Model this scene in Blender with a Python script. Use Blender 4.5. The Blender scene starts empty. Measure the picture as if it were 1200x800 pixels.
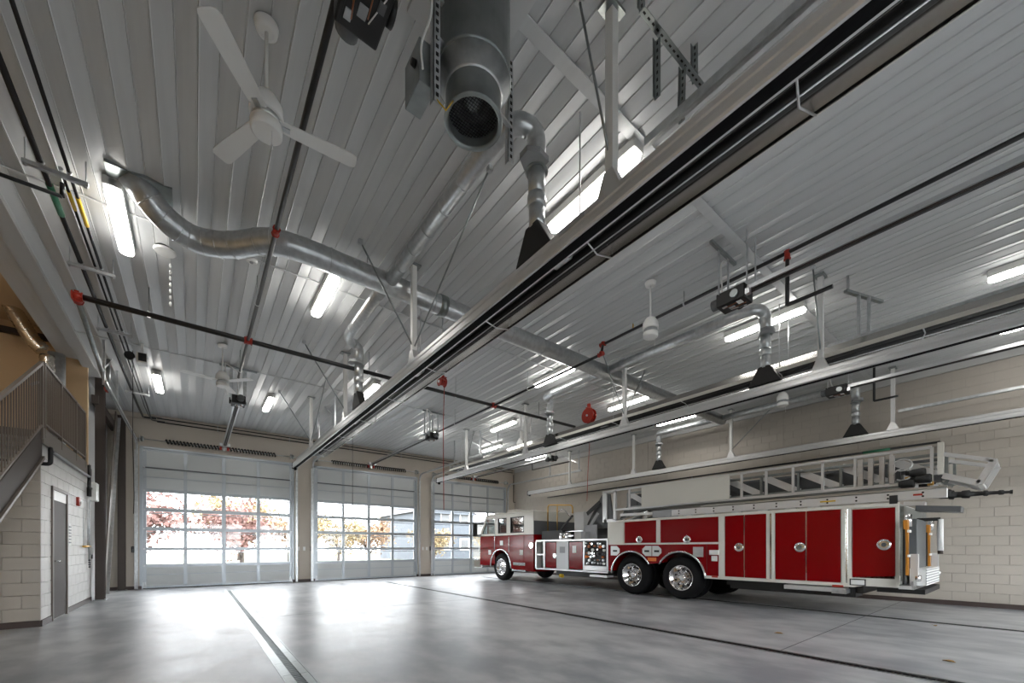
import bpy, math, random
from mathutils import Vector, Matrix
random.seed(7)
C = bpy.context.scene.collection
S = bpy.context.scene

# ------------------------------------------------------------------ camera, world, exposure
FPX, HOR, YAW, CAMH = 477.0, 641.7, math.radians(37.947), 1.25
cam_d = bpy.data.cameras.new('camera'); cam = bpy.data.objects.new('camera', cam_d); C.objects.link(cam)
cam.location = (0, 0, CAMH); cam.rotation_euler = (math.pi/2, 0, -YAW)
cam_d.sensor_width = 36; cam_d.lens = 36*FPX/1200
cam_d.shift_y = (HOR-400)/1200; cam_d.clip_end = 500; cam_d.clip_start = 0.05
S.camera = cam
w = bpy.data.worlds.new('overcast_sky'); S.world = w; w.use_nodes = True
bg = w.node_tree.nodes['Background']; bg.inputs[0].default_value = (0.95, 0.97, 1.0, 1); bg.inputs[1].default_value = 10.5
S.view_settings.view_transform = 'Standard'; S.view_settings.look = 'None'
S.view_settings.exposure = 0.36; S.view_settings.gamma = 1; S.view_settings.use_curve_mapping = False
LAMP = 19.0

# pixel helpers: a pixel gives a direction, the plane it lies on gives the distance
_s, _c = math.sin(YAW), math.cos(YAW)
def _ray(x, y):
    a = (x-600)/FPX; b = (HOR-y)/FPX
    return (_s+a*_c, _c-a*_s, b)
def onX(x, y, X):
    r = _ray(x, y); t = X/r[0]; return Vector((X, t*r[1], CAMH+t*r[2]))
def onY(x, y, Y):
    r = _ray(x, y); t = Y/r[1]; return Vector((t*r[0], Y, CAMH+t*r[2]))
def onZ(x, y, Z):
    r = _ray(x, y); t = (Z-CAMH)/r[2]; return Vector((t*r[0], t*r[1], Z))

# ------------------------------------------------------------------ materials
M = {}
def mat(name, col, rough=.5, metal=0, noise=None, scale=5, bump=0, bscale=40, coat=0, emit=None, spec=.5, stretch=None):
    m = bpy.data.materials.new(name); m.use_nodes = True; nt = m.node_tree; b = nt.nodes['Principled BSDF']
    b.inputs['Base Color'].default_value = (*col, 1); b.inputs['Roughness'].default_value = rough
    b.inputs['Metallic'].default_value = metal; b.inputs['Coat Weight'].default_value = coat
    b.inputs['Coat Roughness'].default_value = .08; b.inputs['Specular IOR Level'].default_value = spec
    tc = nt.nodes.new('ShaderNodeTexCoord'); mp = nt.nodes.new('ShaderNodeMapping')
    nt.links.new(tc.outputs['Object'], mp.inputs[0])
    if stretch: mp.inputs['Scale'].default_value = stretch
    if noise:
        n = nt.nodes.new('ShaderNodeTexNoise'); n.inputs['Scale'].default_value = scale; n.inputs['Detail'].default_value = 6
        nt.links.new(mp.outputs[0], n.inputs['Vector'])
        r = nt.nodes.new('ShaderNodeValToRGB'); nt.links.new(n.outputs['Fac'], r.inputs[0])
        r.color_ramp.elements[0].position = .3; r.color_ramp.elements[1].position = .7
        r.color_ramp.elements[0].color = (*noise, 1); r.color_ramp.elements[1].color = (*col, 1)
        nt.links.new(r.outputs[0], b.inputs['Base Color'])
    if bump:
        n2 = nt.nodes.new('ShaderNodeTexNoise'); n2.inputs['Scale'].default_value = bscale; n2.inputs['Detail'].default_value = 4
        nt.links.new(mp.outputs[0], n2.inputs['Vector'])
        bm = nt.nodes.new('ShaderNodeBump'); bm.inputs['Strength'].default_value = bump; bm.inputs['Distance'].default_value = .01
        nt.links.new(n2.outputs['Fac'], bm.inputs['Height']); nt.links.new(bm.outputs[0], b.inputs['Normal'])
    if emit:
        b.inputs['Emission Color'].default_value = (*emit[0], 1); b.inputs['Emission Strength'].default_value = emit[1]
    M[name] = m; return m
mat('ceil', (.62, .63, .63), .36, 0, noise=(.56, .57, .575), scale=2.2, stretch=(6, .3, 1))
mat('ceil_trim', (.6, .6, .6), .45)
mat('wallpaint', (.53, .475, .405), .55, noise=(.5, .45, .385), scale=1.5)
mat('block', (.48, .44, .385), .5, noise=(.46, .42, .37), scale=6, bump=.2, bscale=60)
mat('block_light', (.72, .71, .69), .5, noise=(.69, .68, .66), scale=6, bump=.25, bscale=60)
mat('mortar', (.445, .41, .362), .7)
mat('mortar_light', (.64, .63, .61), .8)
mat('tan', (.68, .49, .29), .6)
mat('grey_wall', (.5, .5, .49), .55)
mat('base', (.07, .05, .045), .5)
mat('white', (.82, .82, .80), .4)
mat('whiteplas', (.8, .8, .78), .35)
mat('alu', (.72, .73, .74), .3, 1, noise=(.6, .61, .62), scale=3, stretch=(4, .6, 4))
mat('alu_rail', (.72, .72, .72), .3, .5)
mat('doorpaint', (.56, .58, .58), .38, .1)
mat('doormetal', (.44, .475, .51), .35, .6)
mat('galv', (.66, .68, .69), .28, .8, noise=(.5, .52, .53), scale=14)
mat('galv_dark', (.36, .385, .385), .33, .8, noise=(.27, .3, .295), scale=10)
mat('chrome', (.85, .85, .86), .1, 1)
mat('reflector', (.55, .53, .5), .16, 1)
mat('blackpipe', (.012, .012, .013), .35)
mat('black', (.01, .01, .01), .5)
mat('rubber', (.006, .006, .007), .8, spec=.15)
mat('tyre', (.008, .008, .009), .75, spec=.2)
mat('grating', (.03, .03, .033), .5, .6)
mat('redfit', (.42, .03, .015), .4)
mat('red', (.21, .001, .003), .14, spec=.3)
mat('orange', (.72, .17, .02), .5)
mat('cream', (.70, .68, .62), .35, coat=.2)
mat('bronze', (.06, .048, .042), .6, spec=.3)
mat('picket', (.15, .125, .105), .45)
mat('brass', (.6, .36, .1), .3, 1)
mat('yellow', (.7, .45, .02), .5)
mat('green', (.05, .25, .14), .5)
mat('strap', (.55, .22, .02), .6)
mat('foil', (.75, .72, .66), .22, 1, bump=.9, bscale=18)
mat('grey', (.3, .31, .32), .5)
mat('darkgrey', (.1, .105, .11), .5)
mat('copper', (.35, .12, .05), .4, .5)
mat('lamp', (1, 1, 1), .5, emit=((1, .97, .92), LAMP))
mat('lamphouse', (.6, .6, .58), .5)
mat('leaf_dry', (.42, .26, .1), .7)
mat('asphalt', (.14, .138, .135), .9, noise=(.11, .11, .108), scale=.6)
mat('grass', (.13, .12, .075), .9, noise=(.1, .1, .06), scale=.5)
mat('bark', (.09, .075, .068), .9)
mat('leaf_red', (.22, .125, .11), .8); mat('leaf_orange', (.26, .165, .10), .8); mat('leaf_gold', (.26, .2, .105), .8)
mat('siding', (.075, .088, .105), .7); mat('roofing', (.07, .07, .075), .8); mat('siding_w', (.13, .13, .125), .7)

def floor_mat():
    m = bpy.data.materials.new('polished_concrete'); m.use_nodes = True; nt = m.node_tree; b = nt.nodes['Principled BSDF']
    tc = nt.nodes.new('ShaderNodeTexCoord')
    def noise(sc, det=6, st=None):
        n = nt.nodes.new('ShaderNodeTexNoise'); n.inputs['Scale'].default_value = sc; n.inputs['Detail'].default_value = det
        if st:
            mp = nt.nodes.new('ShaderNodeMapping'); mp.inputs['Scale'].default_value = st
            nt.links.new(tc.outputs['Object'], mp.inputs[0]); nt.links.new(mp.outputs[0], n.inputs['Vector'])
        else: nt.links.new(tc.outputs['Object'], n.inputs['Vector'])
        return n
    n1 = noise(.5, 5, (1, .7, 1)); n2 = noise(2.6, 9, (1, .6, 1)); 
    mx = nt.nodes.new('ShaderNodeMath'); mx.operation = 'ADD'; nt.links.new(n1.outputs['Fac'], mx.inputs[0]); nt.links.new(n2.outputs['Fac'], mx.inputs[1])
    dv = nt.nodes.new('ShaderNodeMath'); dv.operation = 'MULTIPLY'; dv.inputs[1].default_value = .5; nt.links.new(mx.outputs[0], dv.inputs[0])
    r = nt.nodes.new('ShaderNodeValToRGB'); nt.links.new(dv.outputs[0], r.inputs[0])
    r.color_ramp.elements[0].position = .37; r.color_ramp.elements[1].position = .62; r.color_ramp.interpolation = 'EASE'
    r.color_ramp.elements[0].color = (.22, .23, .25, 1); r.color_ramp.elements[1].color = (.47, .475, .48, 1)
    nt.links.new(r.outputs[0], b.inputs['Base Color'])
    r2 = nt.nodes.new('ShaderNodeMapRange'); nt.links.new(n2.outputs['Fac'], r2.inputs[0])
    r2.inputs[1].default_value = .3; r2.inputs[2].default_value = .7; r2.inputs[3].default_value = .31; r2.inputs[4].default_value = .39
    nt.links.new(r2.outputs[0], b.inputs['Roughness'])
    b.inputs['Specular IOR Level'].default_value = .45
    M['floor'] = m
floor_mat()
def glass_mat(name, tint, gl=.12):
    m = bpy.data.materials.new(name); m.use_nodes = True; nt = m.node_tree
    for n in list(nt.nodes): nt.nodes.remove(n)
    o = nt.nodes.new('ShaderNodeOutputMaterial'); t = nt.nodes.new('ShaderNodeBsdfTransparent'); g = nt.nodes.new('ShaderNodeBsdfGlossy')
    t.inputs[0].default_value = (*tint, 1); g.inputs['Roughness'].default_value = .03
    x = nt.nodes.new('ShaderNodeMixShader'); x.inputs[0].default_value = gl
    nt.links.new(t.outputs[0], x.inputs[1]); nt.links.new(g.outputs[0], x.inputs[2]); nt.links.new(x.outputs[0], o.inputs[0])
    M[name] = m
glass_mat('glass', (.95, .97, .97), .06); glass_mat('cabglass', (.45, .5, .5), .12)

# ------------------------------------------------------------------ mesh helpers
ORG = {}
class MB:
    def __init__(s): s.v = []; s.f = []; s.sm = []
    def face(s, idx, sm=False): s.f.append(idx); s.sm.append(sm)
    def quad(s, *p):
        n = len(s.v); s.v += [tuple(q) for q in p]; s.face(list(range(n, n+len(p)))); return s
    def box(s, x0, x1, y0, y1, z0, z1):
        if x0 > x1: x0, x1 = x1, x0
        if y0 > y1: y0, y1 = y1, y0
        if z0 > z1: z0, z1 = z1, z0
        n = len(s.v)
        s.v += [(x0,y0,z0),(x1,y0,z0),(x1,y1,z0),(x0,y1,z0),(x0,y0,z1),(x1,y0,z1),(x1,y1,z1),(x0,y1,z1)]
        for q in ((0,3,2,1),(4,5,6,7),(0,1,5,4),(1,2,6,5),(2,3,7,6),(3,0,4,7)): s.face([n+i for i in q])
        return s
    def cbox(s, c, d): return s.box(c[0]-d[0]/2, c[0]+d[0]/2, c[1]-d[1]/2, c[1]+d[1]/2, c[2]-d[2]/2, c[2]+d[2]/2)
    def bar(s, a, b, w, h, up=(0,0,1)):
        a = Vector(a); b = Vector(b); d = (b-a).normalized(); u = Vector(up)
        if abs(d.dot(u)) > .98: u = Vector((1,0,0))
        r = d.cross(u).normalized(); u = r.cross(d).normalized(); n = len(s.v)
        for p in (a, b):
            for i, j in ((-1,-1),(1,-1),(1,1),(-1,1)): s.v.append(tuple(p+r*(i*w/2)+u*(j*h/2)))
        for q in ((3,2,1,0),(4,5,6,7),(0,1,5,4),(1,2,6,5),(2,3,7,6),(3,0,4,7)): s.face([n+i for i in q])
        return s
    def tube(s, pts, r, n=10, caps=True, rads=None):
        pts = [Vector(p) for p in pts]; k = len(pts); base = len(s.v)
        t0 = (pts[1]-pts[0]).normalized(); ref = Vector((0,0,1)) if abs(t0.z) < .9 else Vector((1,0,0))
        u = t0.cross(ref).normalized()
        for i, p in enumerate(pts):
            if i == 0: t = t0; sc = 1
            elif i == k-1: t = (pts[i]-pts[i-1]).normalized(); sc = 1
            else:
                a = (pts[i]-pts[i-1]).normalized(); b = (pts[i+1]-pts[i]).normalized(); t = (a+b)
                t = t.normalized() if t.length > 1e-6 else a
                sc = 1/max(.5, t.dot(a))
            u = (u - t*u.dot(t)).normalized(); w2 = t.cross(u)
            rr = rads[i] if rads else r
            for j in range(n):
                an = 2*math.pi*j/n; s.v.append(tuple(p + (u*math.cos(an)+w2*math.sin(an))*rr))
        for i in range(k-1):
            for j in range(n):
                a = base+i*n+j; b = base+i*n+(j+1) % n
                s.face([a, b, b+n, a+n], True)
        if caps:
            s.face([base+j for j in range(n-1, -1, -1)]); s.face([base+(k-1)*n+j for j in range(n)])
        return s
    def cyl(s, a, b, r, n=12, r2=None): return s.tube([a, b], r, n, True, [r, r if r2 is None else r2])
    def lathe(s, o, axis, prof, n=20, caps=True):
        # prof: list of (along, radius); axis 'x','y','z' (sign allowed)
        sg = -1 if axis[0] == '-' else 1; ax = axis[-1]; base = len(s.v); o = Vector(o)
        for (h, r) in prof:
            for j in range(n):
                a = 2*math.pi*j/n; ca, sa = r*math.cos(a), r*math.sin(a)
                p = {'x': (sg*h, ca, sa*sg), 'y': (ca*sg, sg*h, -sa), 'z': (ca, sa*sg, sg*h)}[ax]
                s.v.append(tuple(o+Vector(p)))
        for i in range(len(prof)-1):
            for j in range(n):
                a = base+i*n+j; b = base+i*n+(j+1) % n; s.face([a, b, b+n, a+n], True)
        if caps: s.face([base+j for j in range(n-1, -1, -1)]); s.face([base+(len(prof)-1)*n+j for j in range(n)])
        return s
    def prism(s, poly, ax, a0, a1):
        # poly in the two other axes: ax 'x' -> (y,z); 'y' -> (x,z); 'z' -> (x,y)
        n = len(s.v); k = len(poly)
        for a in (a0, a1):
            for (p, q) in poly: s.v.append({'x': (a,p,q), 'y': (p,a,q), 'z': (p,q,a)}[ax])
        s.face(list(range(n+k-1, n-1, -1))); s.face(list(range(n+k, n+2*k)))
        for i in range(k):
            j = (i+1) % k; s.face([n+i, n+j, n+k+j, n+k+i])
        return s
    def build(s, name, m, parent=None, bevel=0, org=None, fix=True):
        o3 = Vector(ORG.get(parent.name, (0,0,0))) if parent else Vector(org or (0,0,0))
        me = bpy.data.meshes.new(name)
        me.from_pydata([(x-o3.x, y-o3.y, z-o3.z) for x, y, z in s.v], [], s.f)
        me.polygons.foreach_set('use_smooth', s.sm); me.update()
        if fix:
            import bmesh
            b = bmesh.new(); b.from_mesh(me); bmesh.ops.recalc_face_normals(b, faces=b.faces); b.to_mesh(me); b.free()
        me.materials.append(M[m] if isinstance(m, str) else m)
        o = bpy.data.objects.new(name, me); C.objects.link(o)
        if parent: o.parent = parent
        else: o.location = o3
        ORG[o.name] = tuple(o3)
        if bevel:
            bv = o.modifiers.new('bevel', 'BEVEL'); bv.width = bevel; bv.segments = 2; bv.limit_method = 'ANGLE'
        return o
def tag(o, label, cat, group=None):
    o['label'] = label; o['category'] = cat
    if group: o['group'] = group
    return o
def thing(name, label, cat, loc=(0,0,0), group=None):
    o = bpy.data.objects.new(name, None); C.objects.link(o); o.location = loc; o.empty_display_size = .1
    ORG[o.name] = tuple(loc); return tag(o, label, cat, group)
def struct(o): o['kind'] = 'structure'; return o
def dup(root, loc, label=None, group=None, rotz=0):
    r = root.copy(); C.objects.link(r); r.location = loc; r.rotation_euler = (0,0,rotz); ORG[r.name] = tuple(loc)
    if label: r['label'] = label
    if group: r['group'] = group
    def kids(src, dst):
        for ch in list(src.children):
            c = ch.copy(); C.objects.link(c); c.parent = dst; kids(ch, c)
    kids(root, r); return r
def fillet(pts, rad, n=5):
    pts = [Vector(p) for p in pts]; out = [pts[0]]
    for i in range(1, len(pts)-1):
        a, p, b = pts[i-1], pts[i], pts[i+1]
        d1 = (a-p); d2 = (b-p); r = min(rad, d1.length*.49, d2.length*.49)
        s1 = p+d1.normalized()*r; s2 = p+d2.normalized()*r
        for k in range(n+1):
            t = k/n; out.append(s1*(1-t)**2+p*2*t*(1-t)+s2*t*t)
    out.append(pts[-1]); return out
def B(*a): return MB().box(*a)

XL, XR, YB, YR, ZC = -2.0, 13.1, 16.565, -2.9, 5.3
DOORS = [(-1.26, 2.81), (3.56, 7.63), (8.43, 12.48)]; DH = 4.29

# ------------------------------------------------------------------ setting: floor and drains
m = MB(); xs = [-4.2, .79-.13, .79+.13, 5.54-.09, 5.54+.09, 9.77-.09, 9.77+.09, XR+.3]
for i in range(0, 8, 2): m.box(xs[i], xs[i+1], YR, YB+.3, -.25, 0)
for i in (1, 3, 5): m.box(xs[i], xs[i+1], YR, YB+.3, -.25, -.11); m.box(xs[i], xs[i+1], 14.6, YB+.3, -.11, 0)
floor = struct(m.build('floor', 'floor', bevel=0))
for (a, b) in (((9.86, 1.9), (13.0, 1.9)), ((5.63, 1.9), (9.68, 1.9)), ((5.63, 8.5), (9.68, 8.5)), ((.92, 8.5), (5.45, 8.5))):
    MB().bar((a[0], a[1], .0005), (b[0], b[1], .0005), .012, .002).build('control_joint', 'darkgrey', floor)
for X, wd, nm in ((.79, .13, 'broad trench drain with slotted grates between the doors and the stair side'),
                  (5.54, .09, 'narrow trench drain with dark slotted grates in the open middle of the floor'),
                  (9.77, .09, 'narrow trench drain running under the red ladder truck')):
    t = thing('trench_drain', nm, 'drain', (X, 6, 0))
    m = MB()
    for sx in (-1, 1): m.box(X+sx*wd, X+sx*(wd-.018), YR+.05, 14.6, -.11, .004)
    m.build('frame', 'galv_dark', t)
    y = -1.5; proto = None; L = .5
    while y < 14.55:
        e = min(L, 14.6-y)
        if proto is None or e < L-.01:
            g = MB(); h = wd-.02
            for sx in (-1, 1): g.box(X+sx*h, X+sx*(h*.36), y+.004, y+e-.004, -.03, .001)
            k = y+.004
            while k < y+e-.02: g.box(X-h*.4, X+h*.4, k, k+.012, -.03, -.004); k += .06
            o = g.build('grate', 'grating' if wd < .1 else 'galv_dark', t)
            if e > L-.01: proto = o; py = y
        else:
            o = proto.copy(); C.objects.link(o); o.parent = t; o.location = (0, y-py, 0)
        y += L

# ------------------------------------------------------------------ ceiling
ceil = struct(B(XL-.3, XR+.3, YR, YB+.3, ZC+.08, ZC+.2).build('ceiling', 'ceil'))
PW = .295; rows = [YR, 2.43, 6.73, 11.02, 15.3, YB]; XC0 = -1.75
for r in range(5):
    y0, y1 = rows[r]+.004, rows[r+1]-.004; m = MB()
    h = .028; prof = [(0, 0), (.006, -.006), (.014, 0), (PW/2-.005, h), (PW/2, h-.008), (PW/2+.005, h), (PW-.006, .002), (PW-.002, .004)]
    for i in range(len(prof)-1):
        (a, z), (b, z2) = prof[i], prof[i+1]
        m.quad((a, y0, ZC+z), (b, y0, ZC+z2), (b, y1, ZC+z2), (a, y1, ZC+z))
    m.quad((0, y0, ZC), (0, y1, ZC), (0, y1, ZC+.06), (0, y0, ZC+.06))
    m.quad((0, y0, ZC+.06), (0, y1, ZC+.06), (PW, y1, ZC+.06), (PW, y0, ZC+.06))
    m.quad((PW, y0, ZC+.06), (PW, y1, ZC+.06), (PW, y1, ZC+.004), (PW, y0, ZC+.004))
    o = m.build('ceiling_panel', 'ceil', ceil, fix=False); me = o.data
    o.location.x = XC0
    for k in range(1, 51):
        if XC0+k*PW > XR: break
        c = bpy.data.objects.new('ceiling_panel', me); C.objects.link(c); c.parent = ceil; c.location.x = XC0+k*PW
B(XC0, XR, 2.36, 2.47, ZC-.012, ZC).build('joint_strip', 'ceil', ceil)
for yj in (6.73, 11.02): B(XC0, XR, yj-.012, yj+.012, ZC-.012, ZC).build('joint_strip', 'ceil', ceil)

# ------------------------------------------------------------------ walls
m = MB(); T0, T1 = YB, YB+.3
edges = [XL-2.2] + [e for d in DOORS for e in d] + [XR+.3]
for i in range(0, 8, 2): m.box(edges[i], edges[i+1], T0, T1, 0, ZC+.2)
for d in DOORS: m.box(d[0], d[1], T0, T1, DH, ZC+.2)
wb = struct(m.build('wall_back', 'wallpaint'))
m = MB()
for x in (-1.62, 3.18, 8.03, 12.8): m.box(x-.003, x+.003, YB-.002, YB+.01, DH+.05, ZC-.16)
m.build('panel_seam', 'mortar', wb)
struct(B(XL, XR, YB-.05, YB, ZC-.15, ZC).build('trim_1', 'wallpaint'))
m = MB()
for i in range(0, 8, 2): m.box(max(edges[i], XL), min(edges[i+1], XR), YB-.02, YB, 0, .1)
struct(m.build('baseboard_back', 'base'))
m = MB()
for i in range(0, 8, 2): m.box(max(edges[i], -4.4), edges[i+1], YR-.3, YR, 0, ZC+.7)
for d in DOORS: m.box(d[0], d[1], YR-.3, YR, DH, ZC+.7)
struct(m.build('wall_rear', 'wallpaint'))
# right wall in painted block
wr = struct(B(XR+.004, XR+.3, YR, YB, 0, ZC+.2).build('wall_right', 'mortar'))
def block_mesh(ax, L=.39, H=.19, D=.03, name='block', mt='block'):
    m = MB(); b = .006
    if ax == 'x':   # face towards -x
        m.v = [(0,0,0),(0,L,0),(0,L,H),(0,0,H),(D,-b,-b),(D,L+b,-b),(D,L+b,H+b),(D,-b,H+b)]
    else: m.v = []
    for q in ((0,1,2,3),(0,4,5,1),(1,5,6,2),(2,6,7,3),(3,7,4,0)): m.face(list(q))
    o = m.build(name, mt); return o
bo = block_mesh('x', D=.012); bme = bo.data; bpy.data.objects.remove(bo)
stuff = MB(); nb = 0
for r in range(25):
    z = .105+r*.2
    off = .2 if r % 2 else 0
    y = YR+.01-off
    while y < YB-.01:
        a, b = max(y, YR), min(y+.39, YB)
        if y > -.45 and y < 5.5 and r < 20 and nb < 298:
            c = bpy.data.objects.new('block', bme); C.objects.link(c); c.parent = wr; c.location = (XR-.003, y, z); nb += 1
        elif b-a > .05: stuff.box(XR-.003, XR+.006, a, b, z, z+.19)
        y += .4
o = stuff.build('block_courses', 'block', wr, fix=False); o['kind'] = 'stuff'
struct(B(XR-.06, XR, YR, YB, ZC-.18, ZC).build('trim_2', 'grey_wall'))
struct(B(XR-.02, XR, YR, YB, 0, .1).build('baseboard_right', 'base'))
m = MB()
for y in (4.35, 8.7, 12.9): m.box(XR-.012, XR, y-.008, y+.008, .1, ZC-.18)
m.build('control_joint', 'mortar', wr)

# left side: block room under the mezzanine
MZ = 3.1; RX = -1.93; RY0, RY1 = 9.7, 13.65
wl = struct(B(RX-.2, RX-.004, RY0+.004, RY1, 0, MZ-.16).build('wall_left_room', 'mortar_light'))
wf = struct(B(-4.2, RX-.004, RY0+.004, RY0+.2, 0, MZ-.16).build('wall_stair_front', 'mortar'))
DY0, DY1, DZ = 10.28, 11.32, 2.28
bs = MB(); bs.v = [(0,0,0),(0,.39,0),(0,.39,.19),(0,0,.19),(-.012,-.005,-.005),(-.012,.395,-.005),(-.012,.395,.195),(-.012,-.005,.195)]
for q in ((3,2,1,0),(1,5,4,0),(2,6,5,1),(3,7,6,2),(0,4,7,3)): bs.face(list(q))
o = bs.build('block', 'block_light', fix=False); bsm = o.data; bpy.data.objects.remove(o)
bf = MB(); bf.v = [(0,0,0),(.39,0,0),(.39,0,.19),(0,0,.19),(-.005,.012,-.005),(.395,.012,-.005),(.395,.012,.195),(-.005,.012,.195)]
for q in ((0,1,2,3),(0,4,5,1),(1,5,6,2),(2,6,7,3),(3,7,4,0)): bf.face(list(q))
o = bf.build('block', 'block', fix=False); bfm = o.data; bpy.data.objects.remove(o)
for r in range(14):
    z = .105+r*.2
    y = RY0 - (.2 if r % 2 else 0)
    while y < RY1-.02:
        a, b = max(y, RY0), min(y+.39, RY1)
        segs = [(a, b)]
        if z < DZ+.02:
            segs = [(p, q) for p, q in ((a, min(b, DY0)), (max(a, DY1), b)) if q-p > .04]
        for a2, b2 in segs:
            if abs(b2-a2-.39) < .01:
                c = bpy.data.objects.new('block', bsm); C.objects.link(c); c.parent = wl; c.location = (RX+.006, a2, z)
            else: MB().box(RX-.006, RX+.006, a2, b2, z, z+.19).build('block', 'block_light', wl)
        y += .4
    x = RX-.39 + (.2 if r % 2 else 0)
    if r % 2: MB().box(RX-.19, RX, RY0-.006, RY0+.006, z, z+.19).build('block', 'block', wf); x = RX-.59
    while x > -4.2:
        c = bpy.data.objects.new('block', bfm); C.objects.link(c); c.parent = wf; c.location = (x, RY0-.006, z); x -= .4
struct(MB().box(-4.2, RX, RY0-.02, RY0, 0, .1).box(RX, RX+.02, RY0, DY0, 0, .1).box(RX, RX+.02, DY1, RY1, 0, .1).build('baseboard_left', 'base'))
# personnel door in the block room
d4 = thing('door_4', 'brown steel personnel door set in the white block wall', 'door', (RX, DY0, 0)); d4['kind'] = 'structure'
m = MB().box(RX-.004, RX+.03, DY0-.01, DY0+.05, 0, DZ).box(RX-.004, RX+.03, DY1-.05, DY1+.01, 0, DZ).box(RX-.004, RX+.03, DY0-.01, DY1+.01, DZ-.03, DZ+.03)
m.build('frame', 'picket', d4); B(RX-.002, RX+.012, DY0+.05, DY1-.05, .02, DZ-.2).build('leaf', 'bronze', d4)
B(RX-.002, RX+.014, DY0+.05, DY1-.05, DZ-.2, DZ-.03).build('transom_panel', 'white', d4)
MB().tube(fillet([(RX+.012, DY0+.15, 1.02), (RX+.07, DY0+.15, 1.02), (RX+.07, DY0+.29, 1.02)], .03), .012, 8).build('lever_handle', 'chrome', d4)
# mezzanine
m = B(-4.2, RX+.02, RY0-.06, 13.65, MZ-.16, MZ); mz = struct(m.build('floor_mezzanine', 'bronze'))
MB().box(RX+.02, RX+.05, RY0-.08, 13.3, MZ-.2, MZ+.05).build('fascia', 'picket', mz)
struct(B(-4.2, -1.87, 12.9, 13.0, MZ, 5.9).build('wall_mezzanine', 'tan'))
struct(B(-4.4, -4.2, YR, 13.0, 0, 5.9).build('wall_left_stair', 'tan'))
struct(B(-4.2, -1.75, YR, 13.0, 5.9, 6.0).build('ceiling_mezzanine', 'tan'))
struct(B(XL-.1, XL, RY1-.65, YB, 0, ZC+.2).build('wall_left', 'grey_wall'))
struct(B(-1.95, -1.75, YR, 12.9, 5.24, 5.95).build('trim_3', 'grey_wall'))
struct(B(-2.0, -1.75, 12.9, YB, ZC-.02, ZC+.1).build('trim_4', 'grey_wall'))
tag(MB().bar((-4.2, 12.78, 5.66), (-1.95, 12.78, 5.66), .14, .1).build('roof_beam', 'bronze'), 'dark beam high on the tan mezzanine wall', 'beam')

# ------------------------------------------------------------------ stairs, guards
t = thing('staircase', 'steel staircase with sloping bronze guard descending beside the block room', 'stairs', (RX, 7, 0))
SL = .6
def sz(y): return MZ-(RY0-.06-y)*SL
y0 = RY0-.06-MZ/SL; ye = RY0-.06
for X in (RX-.02, -3.25):
    MB().prism([(y0, 0), (ye, sz(ye)+.04), (ye, sz(ye)-.45), (y0+.55, 0)], 'x', X, X+.05).build('stringer', 'bronze', t, bevel=.004)
for X in (RX-.06, RX+.03): MB().prism([(y0+.55, 0), (ye, sz(ye)-.40), (ye, sz(ye)-.45), (y0+.62, 0)], 'x', X, X+.03).build('stringer_flange', 'picket', t)
n = 17
for i in range(n):
    z = MZ*(i+1)/(n+1); yy = y0+(i+1)*(ye-y0)/(n+1)
    B(-3.2, RX-.02, yy, yy+.28, z-.04, z).build('tread', 'galv_dark', t)
def guard(t, pts, posts):
    # pts: two (y, floor z) ends, guard in plane X
    (ya, za), (yb, zb) = pts; X = RX+.03
    zf = lambda y: za+(zb-za)*(y-ya)/(yb-ya)
    MB().bar((X, ya, zf(ya)+1.07), (X, yb, zf(yb)+1.07), .045, .04).build('top_rail', 'picket', t)
    MB().bar((X, ya, zf(ya)+.1), (X, yb, zf(yb)+.1), .04, .03).build('bottom_rail', 'picket', t)
    for y in posts: B(X-.025, X+.025, y-.025, y+.025, zf(y)-.12, zf(y)+1.07).build('post', 'picket', t)
    k = int(abs(yb-ya)/.105); proto = None
    for i in range(1, k):
        y = ya+(yb-ya)*i/k; 
        if proto is None:
            proto = B(X-.008, X+.008, y-.008, y+.008, zf(y)+.1, zf(y)+1.06).build('picket', 'picket', t); p0 = Vector((X, y, zf(y)))
        else:
            c = proto.copy(); C.objects.link(c); c.parent = t; c.location = (0, y-p0.y, zf(y)-p0.z)
guard(t, ((y0+.3, sz(y0+.3)), (ye-.02, sz(ye))), (y0+.3, y0+2.4, ye-.05))
t = thing('guard_rail', 'level bronze picket guard along the mezzanine edge', 'railing', (RX, 11, MZ))
guard(t, ((RY0, MZ+.03), (12.75, MZ+.03)), (RY0+.02, 10.75, 11.9, 12.75))
MB().cyl((-1.93, 9.25, 3.7), (-1.93, 9.6, 3.85), .02, 8).build('handrail_return', 'alu', t)
# foil duct on the mezzanine
t = thing('flexible_duct', 'crinkled silver foil duct in front of the tan mezzanine wall', 'duct', (-2.4, 12.3, 3.9))
p = [onY(12, 356, 12.2), onY(25, 378, 12.2), onY(38, 398, 12.2), onY(52, 412, 12.2)]
path = []
for i in range(len(p)-1):
    for k in range(10): path.append(p[i].lerp(p[i+1], k/10))
MB().tube(path, .12, 14, True, [.12+.012*(i % 2) for i in range(len(path))]).build('flex_hose', 'foil', t)
q = onY(57, 420, 12.2)
MB().tube([q+Vector((0, 0, .05-.06*i)) for i in range(16)], .12, 14, True, [.125+.008*(i % 2) for i in range(16)]).build('collar', 'foil', t)
MB().cyl((q.x+.1, 12.25, 5.2), (q.x+.1, 12.25, MZ), .13, 16).build('riser', 'galv', t)
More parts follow.
